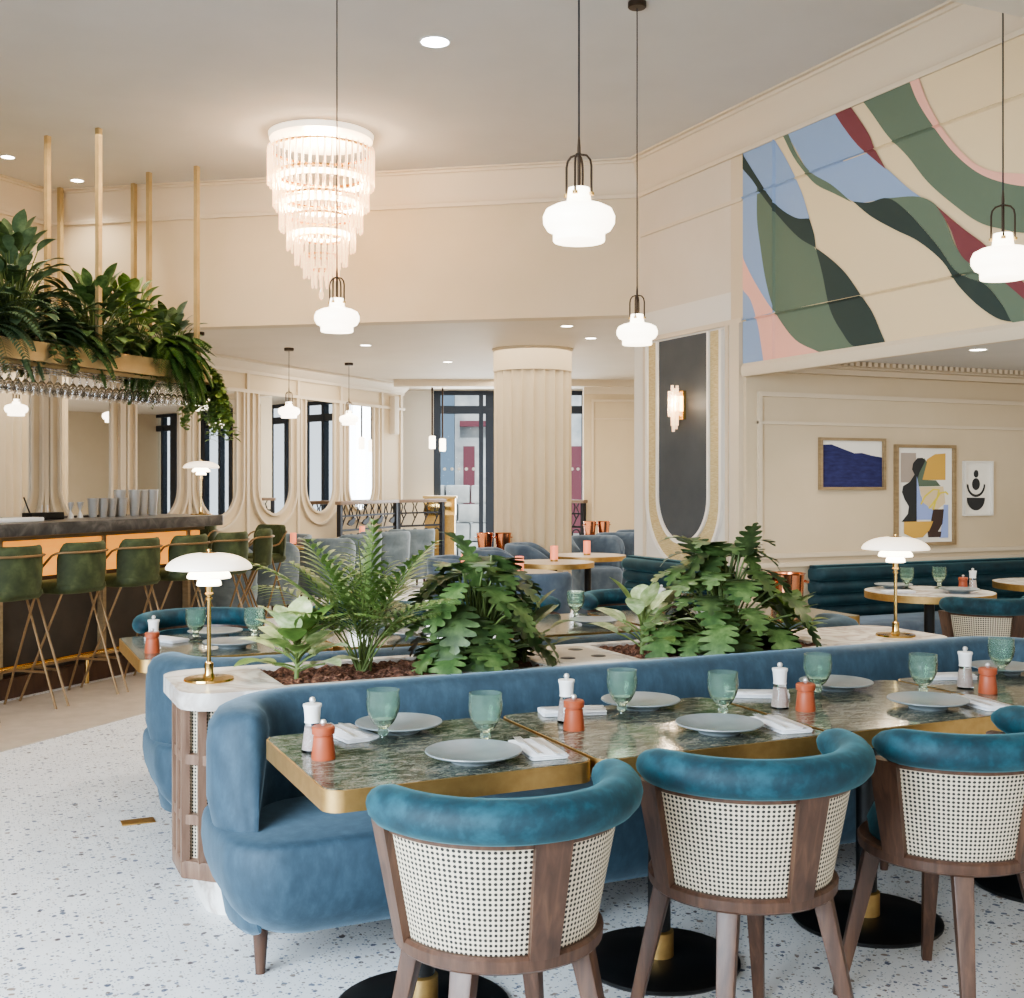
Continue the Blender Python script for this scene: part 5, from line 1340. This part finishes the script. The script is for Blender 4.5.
leafy('rubber_plant', 'bright green leafy plant right of the middle of the hanging rack', B3(1.78, 1.24), 120, .16, .05, .56, 'leaf_mid', 45, 'oval', HG, spread=.32)
fern('fern', 'large light green fern draping over the right of the hanging rack', B3(2.12, 1.14), .50, 150, 'leaf_fern', 47, HG, low=-.25)
leafy('philodendron', 'dark upright plant at the right end of the hanging rack', B3(2.42, 1.34), 80, .18, .055, .40, 'leaf_grey', 49, 'oval', HG, spread=.26)
ivy('trailing_ivy', 'long trailing vine cascading off the right end of the brass rack', B3(2.66, 1.24), 44, .78, 'leaf_mid', 51, HG, BA - .2, 2.4)

# ------------------------------------------------------------------ camera, world, lamps
cam = bpy.data.cameras.new('camera'); co = bpy.data.objects.new('camera', cam); COL.objects.link(co)
co.location = (0, 0, 1.5); co.rotation_euler = (PI/2, 0, R(-24.8))
cam.sensor_width = 36; cam.sensor_fit = 'HORIZONTAL'; cam.lens = 36*1170/1024; cam.shift_y = -18/1024
cam.clip_start = .05; cam.clip_end = 200
SC.camera = co
w = bpy.data.worlds.new('daylight'); SC.world = w; w.use_nodes = True
bg = w.node_tree.nodes['Background']; bg.inputs['Color'].default_value = (.88, .94, 1.0, 1); bg.inputs['Strength'].default_value = 1.3
def area(name, loc, target, sx, sy, energy, col, spread=180):
    l = bpy.data.lights.new(name, 'AREA'); l.shape = 'RECTANGLE'; l.size = sx; l.size_y = sy; l.energy = energy; l.color = col; l.spread = R(spread)
    o = bpy.data.objects.new(name, l); COL.objects.link(o); o.location = loc; o.visible_glossy = 'fill' not in name
    o.rotation_euler = (Vector(target) - Vector(loc)).to_track_quat('-Z', 'Y').to_euler(); return o
area('window_daylight', (-3.0, 1.0, 2.1), (1.0, 3.8, 0), 3.5, 2.6, 300, (.72, .86, 1.0), 115)
area('front_added_light', (1.0, -3.0, 2.8), (2.2, 4.0, 1.0), 5, 3, 36, (1, .95, .88), 130)  # added warm-white light behind the camera; no window is built there
area('rear_window_daylight', FAR(-.2, 19.2, 1.6), FAR(-.2, 10, 1.0), 2.4, 2.6, 150, (.85, .93, 1.0))
area('dining_fill', (2.2, 5.2, 4.30), (2.2, 5.2, 0), 4.5, 4.5, 42, (1, .90, .76))
area('bar_fill', BAR(.5, 1.2, 4.30), BAR(.5, 1.2, 0), 4, 1.2, 85, (1, .86, .68))
area('rear_fill', FAR(-.4, 14.5, 2.97), FAR(-.4, 14.5, 0), 4, 5, 230, (1, .90, .76))
area('rear_right_fill', FAR(5, 15.2, 2.97), FAR(5, 15.2, 0), 4, 4, 90, (1, .90, .76))
area('alcove_fill', (7.2, 5.2, 2.38), (7.2, 5.2, 0), 2.4, 2.4, 17, (1, .88, .70))
area('alcove_added_uplight', (7.4, 4.6, 1.9), (7.0, 6.2, 2.42), 2, .6, 9, (1, .9, .76))  # added light to brighten the alcove ceiling, without any fitting
sl = bpy.data.lights.new('street_sun', 'SUN'); sl.energy = 4; sl.angle = R(3)
so = bpy.data.objects.new('street_sun', sl); COL.objects.link(so); so.rotation_euler = (R(38), 0, R(-24.8))
vs = SC.view_settings
vs.view_transform = 'AgX'
try: vs.look = 'AgX - Medium High Contrast'
except Exception: pass
vs.exposure = 0.18
